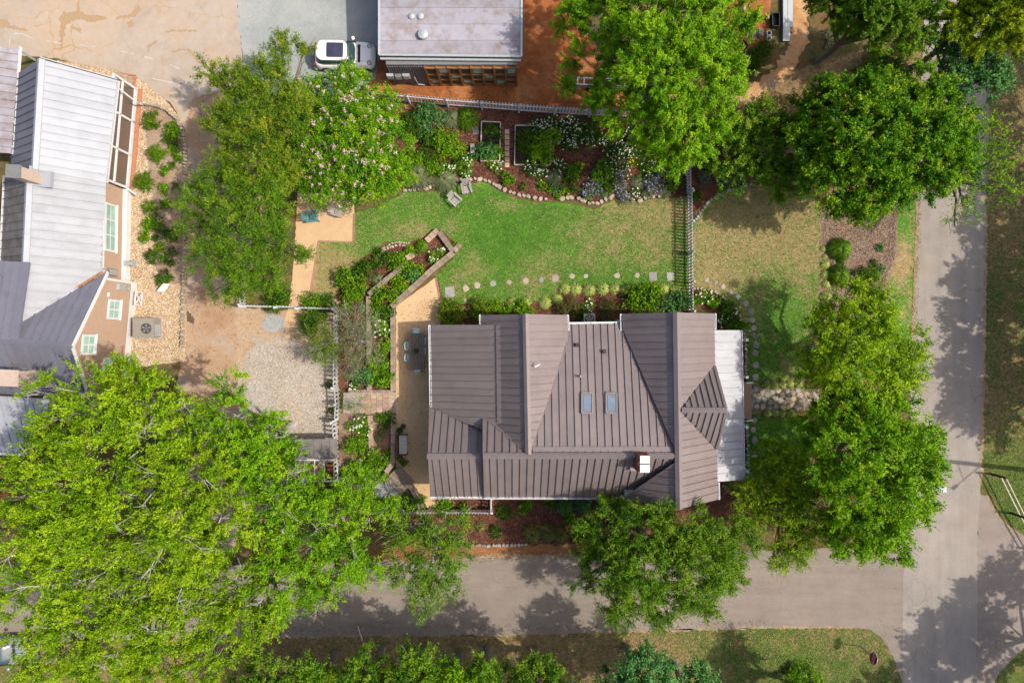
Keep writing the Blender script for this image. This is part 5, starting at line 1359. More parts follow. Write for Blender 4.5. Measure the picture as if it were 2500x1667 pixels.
# brick path
t = MB()
pth = sheet('brick_path', [(838, 958), (966, 957), (968, 1008), (838, 1008)], 3.6 * L0, m_palegravel, .5, 8)
mb = MB().box((0, 0, 0), (.36, .19, .05)); o = mb.build('paver', m_path, pth, local=True); pme = o.data
first = True
rr = random.Random(4)
for i in range(6):
    x = 884 + i * 14.3
    y = 960.5 + (i % 2) * 3
    while y < 1004:
        ln = rr.choice((1.0, 1.5))
        p = P(x, y + 3.8 * ln)
        if first: o.location = (p.x, p.y, .03); o.rotation_euler = (0, 0, 0); o.scale = (1, ln, 1); first = False
        else: inst('paver', pme, pth, (p.x, p.y, .03 + rr.uniform(-.006, .006)), (0, 0, rr.uniform(-.02, .02)), (1, ln, 1))
        y += 7.4 * ln + .5
# stepping stones
SSM = {}
def stepping(px, py, r, label, group, m=None, sx=1.0, square=False, rz=None):
    m = m or m_stone
    if square:
        o = MB().box((0, 0, 0), (1.7, 1.7, 1.0), None, .95).build('stepping_stone', m_greystone, None)
        o.location = P(px, py) + Vector((0, 0, .02))
    else:
        o = inst('stepping_stone', stone_me((int(px) * 7 + int(py)) % 8, m), None, P(px, py) + Vector((0, 0, .0)))
    o.scale = (r * S, r * S * sx, .04)
    o.rotation_euler = (0, 0, rz if rz is not None else (px * .37 + py * .11) % 6.28)
    return tag(o, label, 'stone', group)
row = [(1098, 713, 13.5, 1), (1137, 704, 10, 0), (1165, 697, 9, 0), (1204, 692, 9.5, 0), (1243, 689, 7.5, 0), (1283, 686, 9.5, 0), (1321, 683, 8.5, 0), (1355, 680, 11.5, 0), (1397, 674, 8, 0), (1430, 674, 6, 0), (1506, 673, 9, 0), (1555, 672, 7.5, 0), (1594, 675, 11.5, 1), (1637, 675, 10.5, 1)]
for i, (x, y, r, s_) in enumerate(row):
    stepping(x, y, r, ORD[i] + ' stepping stone from the left in the lawn row above the house', 'stepping stones across the lawn', m_stone if i % 3 else m_greystone, 1.15, s_ == 1, None if s_ == 0 else .1)
stepping(1136, 733, 5.5, 'small pale stone alone in the grass below the square stepping stone', 'stepping stones across the lawn')
row = [(1725, 684, 6), (1748, 690, 6.5), (1765, 700, 8), (1784, 713, 7), (1802, 725, 8), (1820, 741, 9), (1833, 761, 9.5), (1837, 781, 9), (1840, 800, 8), (1842, 820, 9.5), (1845, 842, 10), (1843, 862, 10), (1845, 890, 10.5), (1845, 921, 9.5), (1841, 1026, 9), (1838, 1049, 8.5), (1842, 1073, 10), (1843, 1108, 10)]
for i, (x, y, r) in enumerate(row):
    stepping(x, y, r, ORD[i] + ' stepping stone from the top around the porch side', 'stepping stones around the porch', m_stone if i in (2,) else m_flag, 1.1)
# flagstone walk
walk = sheet('flagstone_walk', [(1820, 938), (1850, 936), (1870, 946), (2000, 950), (2000, 1000), (1870, 1003), (1840, 1012), (1820, 1012)], 3.6 * L0, m_drymulch, .8, 8)
rs = np.random.RandomState(31)
pts = []
for _k in range(900):
    q = (rs.uniform(1826, 1992), rs.uniform(944 if _k % 2 else 950, 1002))
    if q[0] > 1855 and not (953 < q[1] < 998): continue
    if all(math.hypot(q[0] - p[0], q[1] - p[1]) > 12.2 for p in pts): pts.append(q)
for i, q in enumerate(pts):
    inst('flagstone', stone_me(i % 8, m_stone if (q[0] > 1900 and rs.rand() < .35) else m_flag), walk, P(*q), (0, 0, rs.rand() * 6.28), (7.9 * S, 9.2 * S, .035 + rs.rand() * .02))
# garden steps
t = thing('garden_steps', P(980, 1170), 'four weathered timber steps turned diagonally below the patio', 'steps')
d0 = P(1012, 1184) - P(968, 1138); d0.normalize(); n0 = Vector((d0.y, -d0.x, 0))
c0 = (P(1000, 1170) + P(975, 1140)) / 2
dd = (P(945, 1168) - P(988, 1160)); nn = Vector((-d0.y, d0.x, 0))
if nn.x > 0: nn = -nn
top0 = P(991, 1158)
for i in range(4):
    MB().box(top0 + nn * (i * .33) + Vector((0, 0, .36 - i * .1)), (1.45, .31, .1), rotz(math.atan2(d0.y, d0.x))).build('tread', m_tread, t)
    MB().box(top0 + nn * (i * .33 + .03) + Vector((0, 0, .16 - i * .05)), (1.4, .2, .3 - i * .08), rotz(math.atan2(d0.y, d0.x))).build('riser', m_tread, t)
sheet('gravel_landing', [(905, 1180), (940, 1160), (985, 1200), (960, 1225), (920, 1220)], 3.8 * L0, m_bluegravel, 2, 8)
# brick border of the granite court
tg = thing('brick_edging', P(862, 590), 'thin red brick edging around the granite court', 'edging')
for a, b in (((865, 522), (863, 591)), ((863, 591), (778, 589)), ((778, 589), (771, 640)), ((771, 640), (753, 746)), ((1064, 678), (1077, 745))):
    MB().beam(P(*a) + Vector((0, 0, .025)), P(*b) + Vector((0, 0, .025)), .1, .05).build('brick_strip', M('pink_brick', (0.42, 0.22, 0.16), .2, 8, .9) if 'pink_brick' not in bpy.data.materials else bpy.data.materials['pink_brick'], tg)

# raised planter frames
m_frame = M('pale_board', (0.55, 0.47, 0.38), .15, 4, .8, stretch=(1, 8, 8))
m_soil = M('dark_soil', (0.035, 0.022, 0.016), .3, 8, .95, bump=.5)
def planter(label, c, w, hh):
    t = thing('raised_planter', P((c[0] + c[2]) / 2, (c[1] + c[3]) / 2), label, 'planter', 'raised planters')
    a, b, d, e = P(c[0], c[1]), P(c[2], c[1] + 2), P(c[2] - 2, c[3]), P(c[0] - 2, c[3])
    up = Vector((0, 0, hh / 2))
    for p, q in ((a, b), (b, d), (d, e), (e, a)): MB().beam(p + up, q + up, w, hh).build('board', m_frame, t)
    MB().prism([p + Vector((0, 0, .02)) for p in (a.lerp(d, .02), b.lerp(e, .02), d.lerp(a, .02), e.lerp(b, .02))], (0, 0, hh * .6)).build('soil', m_soil, t)
planter('small raised planter frame with dark soil in the flower garden', (1176, 300, 1222, 396), .06, .3)
planter('larger raised planter frame full of daisies and yellow green foliage', (1258, 309, 1345, 405), .06, .3)
# brick stepping path between planters
for i in range(7):
    o = MB().box((0, 0, 0), (.29, .29, .05)).build('stepping_stone', m_blockpink, None); o.location = P(1238, 322 + i * 13.6) + Vector((0, 0, .035)); o.rotation_euler = (0, 0, .03 * (i % 3 - 1))
    tag(o, ORD[i] + ' square paver from the top between the raised planters', 'stone', 'pavers between the planters')
o = MB().box((0, 0, 0), (.4, .52, .05)).build('stepping_stone', m_flag, None); o.location = P(1161, 319) + Vector((0, 0, .03)); o.rotation_euler = (0, 0, .1); tag(o, 'grey slab lying left of the small raised planter', 'stone')
t = thing('stone_bench', P(1154, 367), 'dark grey slab bench beside the small raised planter', 'bench')
MB().box(P(1154, 367) + Vector((0, 0, .34)), (.26, .62, .07)).build('seat', m_grey, t)
for dy in (-.2, .2): MB().box(P(1154, 367) + Vector((0, dy, .15)), (.2, .1, .3)).build('leg', m_grey, t)

# ---------------------------------------------------------------- garden furniture
m_teak = M('grey_teak', (0.25, 0.185, 0.14), .25, 3, .8, stretch=(6, 1, 6), bump=.3, lo=.85, hi=1.15)
m_weathered = M('weathered_wood', (0.42, 0.38, 0.34), .25, 4, .9, stretch=(6, 1, 6), bump=.3)
m_bluepaint = M('pale_blue_paint', (0.62, 0.86, 0.92), .1, 4, .4, .1)
m_tealpaint = M('teal_paint', (0.12, 0.27, 0.27), .15, 4, .6)
tb = P(1017, 858, .75)
t = thing('dining_table', (tb.x, tb.y, 0), 'long slatted grey timber dining table on the patio', 'table', rz=0)
R_ = .02
for i in range(7):
    MB().box(Vector((tb.x + (i - 3) * .145, tb.y, .74)), (.12, 2.25, .035)).build('slat', m_teak, t)
for sx in (-1, 1):
    MB().box(Vector((tb.x + sx * .4, tb.y, .68)), (.05, 2.1, .08)).build('apron', m_teak, t)
    for sy in (-1, 1): MB().box(Vector((tb.x + sx * .42, tb.y + sy * 1.0, .34)), (.09, .09, .68)).build('leg', m_teak, t)
for sy in (-1, 1): MB().box(Vector((tb.x, tb.y + sy * 1.13, .73)), (1.02, .06, .05)).build('end_rail', m_teak, t)
def metal_chair(px, py, rz, label):
    p = P(px, py, .6); p.z = 0
    t = thing('metal_chair', p, label, 'chair', 'blue chairs around the dining table', rz)
    L_ = lambda mb, n, m=m_bluepaint: mb.build(n, m, t, local=True)
    L_(MB().prism([(-.19, -.2, .44), (.19, -.2, .44), (.17, .2, .44), (-.17, .2, .44)], (0, 0, .025)), 'seat')
    bk_ = MB(); arc = [(-.22, -.02, .44), (-.235, -.2, .62), (-.2, -.26, .78), (0, -.28, .84), (.2, -.26, .78), (.235, -.2, .62), (.22, -.02, .44)]
    bk_.tube(arc, [.024] * 7, 6); L_(bk_, 'back_frame')
    L_(MB().box((0, -.265, .64), (.13, .012, .38)), 'back_splat')
    for sx in (-1, 1):
        for sy in (-1, 1): L_(MB().tube([(sx * .17, sy * .17, .45), (sx * .21, sy * .22, 0)], [.015, .012], 6), 'leg')
pi = math.pi
for a in ((1016, 813, pi, 'pale blue metal chair at the top end of the dining table'), (1029, 832, pi / 2, 'pale blue metal chair at the right side, upper one'), (1029, 857, pi / 2, 'pale blue metal chair at the right side, lower one'), (1000, 845, -pi / 2, 'pale blue metal chair at the left side, upper one'), (1000, 873, -pi / 2, 'pale blue metal chair at the left side, lower one'), (1018, 901, 0, 'pale blue metal chair at the bottom end of the dining table')):
    metal_chair(a[0], a[1], a[2] if abs(a[2]) != pi else pi, a[3] + (' of the dining table' if 'side' in a[3] else ''))
def pot_plant(px, py, r, z, label, kind='dk', m=None):
    p = P(px, py, z + .2); p.z = z
    t = thing('potted_plant', p, label, 'potted plant')
    MB().lathe(p, [(r * .7, 0), (r, .02 + r * 1.1), (r * 1.08, r * 1.15), (r * .9, r * 1.12)], 16).build('pot', m or m_dark, t)
    rs = np.random.RandomState(int(px))
    C, A, N, T, _ = crown(rs, [(np.array(p) + np.array([0, 0, r * 1.5]), r * .95, .8)], 700, .07, 4, .02, .7, 0)
    leaf_object('foliage', C, A, N, .07, .04, T, LF['dark' if kind == 'dk' else 'maple'], t)
pot_plant(1016, 857, .14, .76, 'dark potted plant standing in the middle of the dining table')
pot_plant(984, 1041, .15, 0, 'small dark pot plant at the patio edge above the bench, upper one')
pot_plant(976, 1051, .18, 0, 'bigger dark pot plant touching the top of the bench')
pot_plant(977, 1120, .2, 0, 'leafy pot plant at the lower end of the bench', 'br')
# bench with patterned cushion
bp = P(982, 1085, .45); bp.z = 0
t = thing('patio_bench', bp, 'dark timber bench with black and white zigzag cushion', 'bench')
m_benchw = M('red_brown_wood', (0.10, 0.04, 0.025), .2, 4, .6)
def cushionmat():
    q = NT('zigzag_fabric'); tc = q.coord(); sp_ = q.n('ShaderNodeSeparateXYZ'); q.l(tc, sp_.inputs[0])
    tri = q.math('PINGPONG', q.math('MULTIPLY', sp_.outputs[0], 1.0), .06)
    v = q.math('PINGPONG', q.math('ADD', sp_.outputs[1], tri), .045)
    return q.fin(q.ramp(q.maprange(v, .018, .026), [(0, (.06, .05, .05)), (1, (.72, .68, .64))]), .9)
m_cushion = cushionmat()
for i in range(4): MB().box(bp + Vector((-.2 + i * .14, 0, .4)), (.12, 1.25, .03)).build('seat_slat', m_benchw, t)
bmm = MB().box(bp + Vector((.06, 0, .47)), (.5, 1.18, .1)); bmm.build('cushion', m_cushion, t)
MB().box(bp + Vector((-.27, 0, .68)), (.06, 1.32, .34)).build('backrest', m_benchw, t)
for sy in (-1, 1):
    MB().box(bp + Vector((.02, sy * .64, .62)), (.6, .06, .05)).build('armrest', m_benchw, t)
    for sx in (-.24, .28): MB().box(bp + Vector((sx, sy * .62, .3)), (.06, .06, .6)).build('leg', m_benchw, t)
def adirondack(px, py, rz, label, m, s=.84):
    p = P(px, py, .35); p.z = 0
    t = thing('adirondack_chair', p, label, 'chair', 'adirondack chairs', rz)
    L_ = lambda mb, n: mb.build(n, m, t, local=True)
    for i in range(5): L_(MB().beam((-.2 + i * .1, -.28, .26), (-.23 + i * .115, -.62, .95 - abs(i - 2) * .05), .085, .02, (0, 1, .4)), 'back_slat')
    for i in range(6): L_(MB().beam((-.26, .32 - i * .1, .38 - i * .025), (.26, .32 - i * .1, .38 - i * .025), .085, .022), 'seat_slat')
    for sx in (-1, 1):
        L_(MB().beam((sx * .34, .4, .56), (sx * .33, -.42, .54), .13, .025), 'armrest')
        L_(MB().beam((sx * .31, .34, 0), (sx * .31, .34, .55), .09, .03, (0, 1, 0)), 'leg')
        L_(MB().beam((sx * .27, .36, .36), (sx * .25, -.55, .03), .03, .11), 'side_rail')
    t.scale = (s, s, s)
adirondack(1139, 460, -2.95, 'weathered grey adirondack chair touching the stone edging', m_weathered)
adirondack(1111, 488, -2.35, 'weathered grey adirondack chair standing free on the lawn', m_weathered)
adirondack(763, 529, -1.45, 'teal painted adirondack chair on the granite court', m_tealpaint, .95)
adirondack(824, 516, -1.9, 'grey adirondack chair half under the pink flowering tree', m_weathered)

# ---------------------------------------------------------------- cars
m_cream = M('cream_car_paint', (1.1, 1.06, 0.98), .02, 2, .15, .0, 0, .8, rnd=False)
m_roofpaint = M('white_car_paint', (1.08, 1.04, 0.95), .03, 2, .25, 0, 0, .5, rnd=False)
m_silverpaint = M('silver_car_paint', (0.40, 0.41, 0.43), .03, 2, .3, .4, 0, .5, rnd=False)
m_tyre = M('tyre_rubber', (0.02, 0.02, 0.02), .1, 8, .8)
m_lamp = glass('lamp_lens', (0.55, 0.52, 0.45), .1)
m_tail = glass('tail_lens', (0.4, 0.02, 0.02), .15)
m_sun = glass('sunroof_glass', (0.035, 0.035, 0.06), .1)
def outline(x0, x1, hw, rf, rr_, n=8, taper=0.0):
    """rounded plan outline, front at +x: rf front corner radius, rr_ rear corner radius."""
    pts = []
    for (cx, cy, r, a0) in ((x1 - rf, hw - rf, rf, 0), (x0 + rr_, hw - rr_, rr_, 90), (x0 + rr_, -hw + rr_, rr_, 180), (x1 - rf, -hw + rf, rf, 270)):
        for k in range(n + 1):
            a = math.radians(a0 + 90 * k / n)
            x = cx + r * math.cos(a); y = cy + r * math.sin(a)
            y *= 1 - taper * max(0, (x - x0) / (x1 - x0) - .6)
            pts.append((x, y))
    return pts
def stack(levels, cap=True):
    mb = MB(); n = len(levels[0][0]); vs = []; fs = []
    for o_, z in levels:
        vs += [(x, y, z if not callable(z) else z(x, y)) for x, y in o_]
    for l_ in range(len(levels) - 1):
        for i in range(n): j = (i + 1) % n; fs.append([l_ * n + i, l_ * n + j, (l_ + 1) * n + j, (l_ + 1) * n + i])
    if cap: fs.append([(len(levels) - 1) * n + i for i in range(n)])
    return mb.add(vs, fs)
def car(px, py, rz, label, paint, roofp, L=3.82, W=1.68, sunroof=True, box=False):
    p = P(px, py, .6); p.z = 0
    t = thing('car', p, label, 'car', None, rz)
    B_ = lambda mb, n, m, par=None, sm=True: mb.build(n, m, par or t, smooth=sm, local=True)
    h = L / 2; hw = W / 2
    zt = lambda k: (lambda x, y: k + (-.13 * max(0, (x - .55) / (h - .55)) ** 1.5 if x > .55 else 0))
    body = [(outline(-h + .1, h - .12, hw - .06, .38, .3, taper=.1), .22), (outline(-h, h - .02, hw, .48, .34, taper=.12), .42), (outline(-h, h, hw, .52, .36, taper=.12), .58), (outline(-h + .02, h - .05, hw - .02, .55, .38, taper=.12), zt(.78)),
            (outline(-h + .07, h - .16, hw - .07, .58, .4, taper=.13), zt(.90)), (outline(-h + .14, h - .3, hw - .13, .55, .4, taper=.13), zt(.945)), (outline(-h + .5, h - .8, hw - .4, .3, .3), zt(.975))]
    bo = B_(stack(body), 'body', paint)
    cab = [(outline(-h + .12, .72, hw - .13, .42, .36), .93), (outline(-h + .2, .45, hw - .2, .38, .36), 1.15), (outline(-h + .27, .2, hw - .26, .34, .36), 1.34)]
    B_(stack(cab), 'greenhouse', m_carglass)
    rf_ = [(outline(-h + .22, .24, hw - .235, .36, .42), 1.33), (outline(-h + .22, .24, hw - .235, .36, .42), 1.375), (outline(-h + .3, .17, hw - .3, .34, .4), 1.41), (outline(-h + .5, 0, hw - .45, .3, .3), 1.425)]
    ro = B_(stack(rf_), 'roof', roofp)
    if sunroof:
        B_(stack([(outline(-1.02, .04, .46, .08, .08), 1.405), (outline(-1.02, .04, .46, .08, .08), 1.44), (outline(-1.0, .02, .44, .08, .08), 1.445)]), 'sunroof', m_sun, ro)
        B_(MB().box((-.45, 0, 1.4465), (.02, .86, .005)), 'sunroof_bar', m_carglass, ro, False)
    B_(MB().tube([(-h + .42, 0, 1.42), (-h + .34, 0, 1.55)], [.02, .008], 6), 'antenna', m_dark, ro)
    for sy in (-1, 1):
        B_(MB().beam((.72, sy * (hw - .16), .96), (.25, sy * (hw - .27), 1.36), .05, .05), 'windscreen_pillar', m_dark)
        B_(MB().beam((.0, sy * (hw - .115), .97), (-1.4, sy * (hw - .115), .97), .03, .02), 'window_trim', m_lightgrey)
        B_(MB().beam((-.1, sy * (hw - .14), .98), (-.2, sy * (hw - .235), 1.33), .07, .02, (0, sy, .3)), 'door_pillar', m_dark)
        mi = B_(stack([(outline(-.07, .09, .09, .05, .03), .9), (outline(-.09, .11, .11, .06, .04), .98), (outline(-.06, .08, .08, .05, .03), 1.04)]), 'mirror', roofp)
        mi.location = (.52, sy * (hw + .1), 0); mi.rotation_euler = (0, 0, sy * .3)
        B_(MB().beam((-.35, sy * (hw - .005), .76), (-.15, sy * (hw - .005), .76), .03, .03), 'door_handle', m_lightgrey)
        hd = B_(MB().lathe((0, 0, 0), [(.13, -.03), (.13, .02), (.1, .045), (.03, .055)], 18), 'headlight', m_lamp)
        hd.location = (h - .36, sy * (hw - .34), .845); hd.rotation_euler = (sy * -.1, .45, 0)
        rg = B_(MB().lathe((0, 0, 0), [(.155, -.03), (.155, .012), (.135, .02)], 20, cap_top=False), 'headlight_ring', m_dark); rg.location = hd.location - Vector((.004, 0, .008)); rg.rotation_euler = hd.rotation_euler
        B_(MB().box((-h + .02, sy * (hw - .22), .72), (.06, .16, .24)), 'tail_light', m_tail, None, False)
        for x in (-h + .68, h - .68):
            w_ = B_(MB().tube([(x, sy * (hw - .2), .3), (x, sy * (hw + .0), .3)], [.3, .3], 24), 'wheel', m_tyre)
            B_(MB().tube([(x, sy * (hw - .01), .3), (x, sy * (hw + .012), .3)], [.21, .2], 20), 'rim', m_lightgrey, w_)
            arc = [(x + math.cos(a) * .345, sy * (hw - .015), .3 + math.sin(a) * .345) for a in np.linspace(0, math.pi, 11)]
            B_(MB().tube(arc, [.035] * 11, 5), 'wheel_arch', m_dark)
        B_(MB().tube([(.86, sy * .1 + .12, .975), (.83, sy * .3 + .25, .99)], [.014, .01], 5), 'wiper', m_dark)
    B_(MB().box((.93, 0, .955), (.16, 1.12, .03)), 'cowl', m_dark, None, False)
    B_(MB().box((-h - .04, 0, .4), (.16, 1.0, .12)), 'rear_bumper', m_dark, None, False)
    B_(MB().box((-h - .015, 0, .62), (.02, .34, .16)), 'number_plate', m_white, None, False)
    B_(MB().box((h - .02, 0, .5), (.05, .8, .16)), 'grille', m_dark, None, False)
    B_(MB().beam((.98, -.5, .962), (h - .42, -.42, .86), .012, .008), 'bonnet_seam', m_dark); B_(MB().beam((.98, .5, .962), (h - .42, .42, .86), .012, .008), 'bonnet_seam', m_dark)
    return t
car(844, 136, -.02, 'white hatchback with dark glass sunroof parked beside the shed', m_cream, m_roofpaint, 3.85, 1.72)
car(8, 1588, .05, 'silver car mostly hidden by the bottom left tree, at the street edge', m_silverpaint, m_silverpaint, 4.4, 1.8, False)

# ---------------------------------------------------------------- street furniture
# stop sign
sp_ = P(2099, 1576); t = thing('stop_sign', sp_, 'red octagonal STOP sign on a grey post at the corner verge', 'sign')
MB().box(sp_ + Vector((0, 0, 1.0)), (.06, .05, 2.0)).build('post', m_grey, t)
m_red = M('sign_red', (0.45, 0.01, 0.03), .06, 4, .45, rnd=False); m_signw = M('sign_white', (0.8, 0.8, 0.8), .03, 4, .45, rnd=False)
nrm = Vector((math.cos(.12), math.sin(.12), .0)); tilt = Vector((-.97, .2, .12)).normalized()
tv = Vector((.2, .97, 0)).normalized(); uv = tilt.cross(tv).normalized()
if uv.z < 0: uv = -uv
ctr = sp_ + Vector((-.05, 0, 1.78))
def octo(r, off, th, m, name, par):
    MB().prism([ctr + tilt * off + (tv * math.cos(a) + uv * math.sin(a)) * r for a in [math.pi / 8 + k * math.pi / 4 for k in range(8)]], tilt * th).build(name, m, par)
octo(.41, .0, .012, m_signw, 'sign_border', t); octo(.375, .0125, .006, m_red, 'sign_face', t)
tc = bpy.data.curves.new('lettering', 'FONT'); tc.body = 'STOP'; tc.align_x = 'CENTER'; tc.align_y = 'CENTER'; tc.size = .31; tc.extrude = .003; tc.materials.append(m_signw)
ot = bpy.data.objects.new('lettering_source', tc); COL.objects.link(ot)
dg = bpy.context.evaluated_depsgraph_get(); lme = bpy.data.meshes.new_from_object(ot.evaluated_get(dg)); bpy.data.objects.remove(ot)
o = bpy.data.objects.new('lettering', lme); link(o, t)
rx = -tv
mt = Matrix((rx, tilt.cross(rx), tilt)).transposed().to_4x4(); mt.translation = ctr + tilt * .021 - sp_
o.matrix_local = mt
# rail fence by the side street
t = thing('guard_rail', P(2421, 1156), 'two pale rails on brown posts at the corner of avenue and side street', 'railing')
m_cr = M('cream_rail', (0.62, 0.52, 0.36), .1, 4, .6); m_bp = M('brown_post', (0.06, 0.025, 0.018), .2, 6, .8)
pp = [P(2421, 1157), P(2468, 1252), P(2520, 1340)]
for q in pp: MB().tube([q, q + Vector((0, 0, 1.3))], [.075, .07], 10).build('post', m_bp, t)
for a, b in zip(pp, pp[1:]):
    for z in (.72, 1.18): MB().tube([a + Vector((.06, 0, z)), b + Vector((.06, 0, z))], [.045, .045], 8).build('rail', m_cr, t)
# utility pole just outside the frame with a lamp arm
ub = P(2560, 1153); t = thing('utility_pole', ub, 'brown utility pole with lamp arm just outside the right edge, casting its shadow', 'pole')
MB().tube([ub, ub + Vector((0, 0, 8.6))], [.17, .13], 12).build('pole', m_bark, t)
# lamp head shadow falls near (2336, 1180) on the avenue, arm leaves the pole where its shadow crosses the kerb
def shade_src(px, py, z): g = P(px, py); return Vector((g.x, g.y, 0)) - sd * (z / -sd.z) * 1.0
za = 5.3
q0 = ub + Vector((0, 0, 5.6)); q1 = Vector((ub.x - 1.1, ub.y - 1.35, 6.2))
MB().tube([q0, q1], [.035, .03], 8).build('lamp_arm', m_grey, t)
MB().tube([q1 + Vector((0, 0, 0)), q1 + Vector((-.28, -.24, .02))], [.1, .13], 10).build('lamp_head', m_grey, t)
MB().tube([ub + Vector((0, 0, 7.6)), ub + Vector((.5, -1.2, 7.7))], [.03, .03], 6).build('brace', m_grey, t)
# manhole
p = P(2442, 1573); t = thing('manhole_cover', p, 'round iron manhole cover in the shaded side street', 'manhole')
MB().lathe(p + Vector((0, 0, .008)), [(.36, 0), (.36, .012), (.33, .016)], 28).build('rim', m_teak, t)
mb = MB()
for k in range(6):
    a = k * math.pi / 3; mb.beam(p + Vector((math.cos(a) * .08, math.sin(a) * .08, .028)), p + Vector((math.cos(a) * .3, math.sin(a) * .3, .028)), .05, .01)
mb.build('cover_rib', m_grey, t)
# painted markings
def mark(name, poly, z, m): 
    o = sheet(name, poly, z, m, .3, 6); return o
m_paint = M('road_paint', (0.72, 0.68, 0.66), .12, 3, .8, rnd=False); m_pmark = M('worn_paint', (0.56, 0.52, 0.47), .25, 4, .85, rnd=False)
mark('stop_line', [(2262, 1180), (2311, 1180), (2311, 1201), (2262, 1200)], 4.2 * L0, m_paint)
for i, (a, b) in enumerate((((23, 118), (24, 95)), ((24, 94), (32, 83)), ((32, 83), (50, 82)), ((50, 82), (78, 93)), ((114, 100), (150, 107)), ((194, 110), (233, 115)), ((296, 126), (327, 132)), ((353, 139), (376, 146)), ((415, 158), (440, 170)), ((372, 192), (410, 201)), ((410, 201), (445, 205)), ((436, 212), (446, 199)))):
    dx, dy = b[0] - a[0], b[1] - a[1]; l_ = math.hypot(dx, dy); nx, ny = -dy / l_ * 1.2, dx / l_ * 1.2
    mark('lot_marking', [(a[0] + nx, a[1] + ny), (b[0] + nx, b[1] + ny), (b[0] - nx, b[1] - ny), (a[0] - nx, a[1] - ny)], 1.7 * L0, m_pmark)
# orange stains and weeds grown in the lot cracks
m_weed = M('crack_weed', (0.40, 0.25, 0.12), .3, 9, .95, c2=(.40, .33, .26), rnd=False)
for i, pl in enumerate(([(145, 45), (155, 30), (185, 28), (192, -5), (198, 30), (215, 38), (258, 40), (262, 48), (225, 55), (190, 48), (160, 62), (152, 120), (146, 122), (148, 70)], [(283, 42), (320, 36), (338, 8), (345, 22), (328, 42), (285, 48)], [(175, 62), (200, 72), (198, 82), (172, 66)], [(-5, 48), (20, 46), (25, 62), (68, 74), (66, 78), (22, 70), (-5, 66)], [(405, 75), (480, 73), (480, 77), (408, 80)], [(418, 126), (460, 118), (488, 150), (484, 154), (456, 122), (420, 130)], [(308, 55), (322, 48), (328, 64), (314, 70)], [(362, 110), (385, 96), (387, 100), (366, 116), (365, 130), (361, 128)])):
    sheet('crack_growth', pl, 1.5 * L0, m_weed, 1.6, 4, seed=40 + i)
# drain patch on the drive
sheet('damp_patch', [(446, 762), (460, 760), (476, 780), (474, 790), (456, 785)], 2.4 * L0, M('damp_asphalt', (.13, .09, .06), .2, 3, .8, rnd=False), 1, 4)

# ---------------------------------------------------------------- utilities and clutter
def ac_unit(px, py, sx, sy, h, label, m, fan=(0, 0), fr=.3):
    p = P(px, py, h); p.z = 0
    t = thing('air_conditioner', p, label, 'air conditioner')
    MB().box(p + Vector((0, 0, .04)), (sx + .15, sy + .15, .06)).build('pad', m_greystone, t)
    MB().box(p + Vector((0, 0, h / 2 + .07)), (sx, sy, h)).build('cabinet', m, t)
    f = p + Vector((fan[0], fan[1], h + .075))
    MB().lathe(f, [(fr, 0), (fr, .012)], 28).build('fan_opening', m_dark, t)
    g = MB()
    for k in range(5): 
        rr_ = fr * (k + 1) / 5
        g.tube([f + Vector((math.cos(a) * rr_, math.sin(a) * rr_, .03)) for a in np.linspace(0, 6.2832, 25)], [.006] * 25, 4, cap=False)
    g.build('fan_guard', m_grey, t)
    b_ = MB()
    for k in range(5):
        a = k * 6.283 / 5; b_.prism([f + Vector((0, 0, .015)), f + Vector((math.cos(a) * fr * .85, math.sin(a) * fr * .85, .015)), f + Vector((math.cos(a + .6) * fr * .85, math.sin(a + .6) * fr * .85, .02))], (0, 0, .004))
    b_.build('fan_blade', m_grey, t)
    return t
m_acbeige = M('beige_cabinet', (0.36, 0.32, 0.27), .06, 4, .5, .2, rnd=False)
a_ = ac_unit(351, 800, 1.35, 1.25, .85, 'boxy beige air handler on the pebbles beside the tan gable wall', m_acbeige, (.2, -.05), .33)
mb = MB()
for k in range(6): mb.box(P(384, 800, .85) + Vector((.02, -.45 + k * .12, .02)), (.34, .07, .03))
mb.build('louvre', m_lightgrey, a_)
ac_unit(1439, 779, .72, .68, .8, 'square grey condenser unit behind the north gutter of the brown roof', m_acbeige, (0, 0), .3)
t = thing('leaning_board', P(400, 702), 'white tilted sign board standing in the pebbles', 'board')
MB().prism([P(382, 712, .35), P(398, 692, .55), P(416, 693, .55), P(402, 713, .35)], (.0, 0, .03)).build('panel', m_white, t)
for q in ((388, 708), (410, 698)): MB().tube([P(*q), P(q[0], q[1], .4)], [.02, .02], 6).build('leg', m_grey, t)
# hose reel / tap by the wall
t = thing('hose_reel', P(327, 645), 'metal hose reel stand beside the tan wall', 'hose reel')
for dx in (-.2, .25): MB().beam(P(324, 645) + Vector((dx, 0, 0)), P(324, 645) + Vector((dx, 0, .6)), .04, .4).build('side_plate', m_lightgrey, t)
MB().tube([P(324, 645) + Vector((-.2, 0, .45)), P(324, 645) + Vector((.3, 0, .45))], [.14, .14], 14).build('drum', m_lightgrey, t)
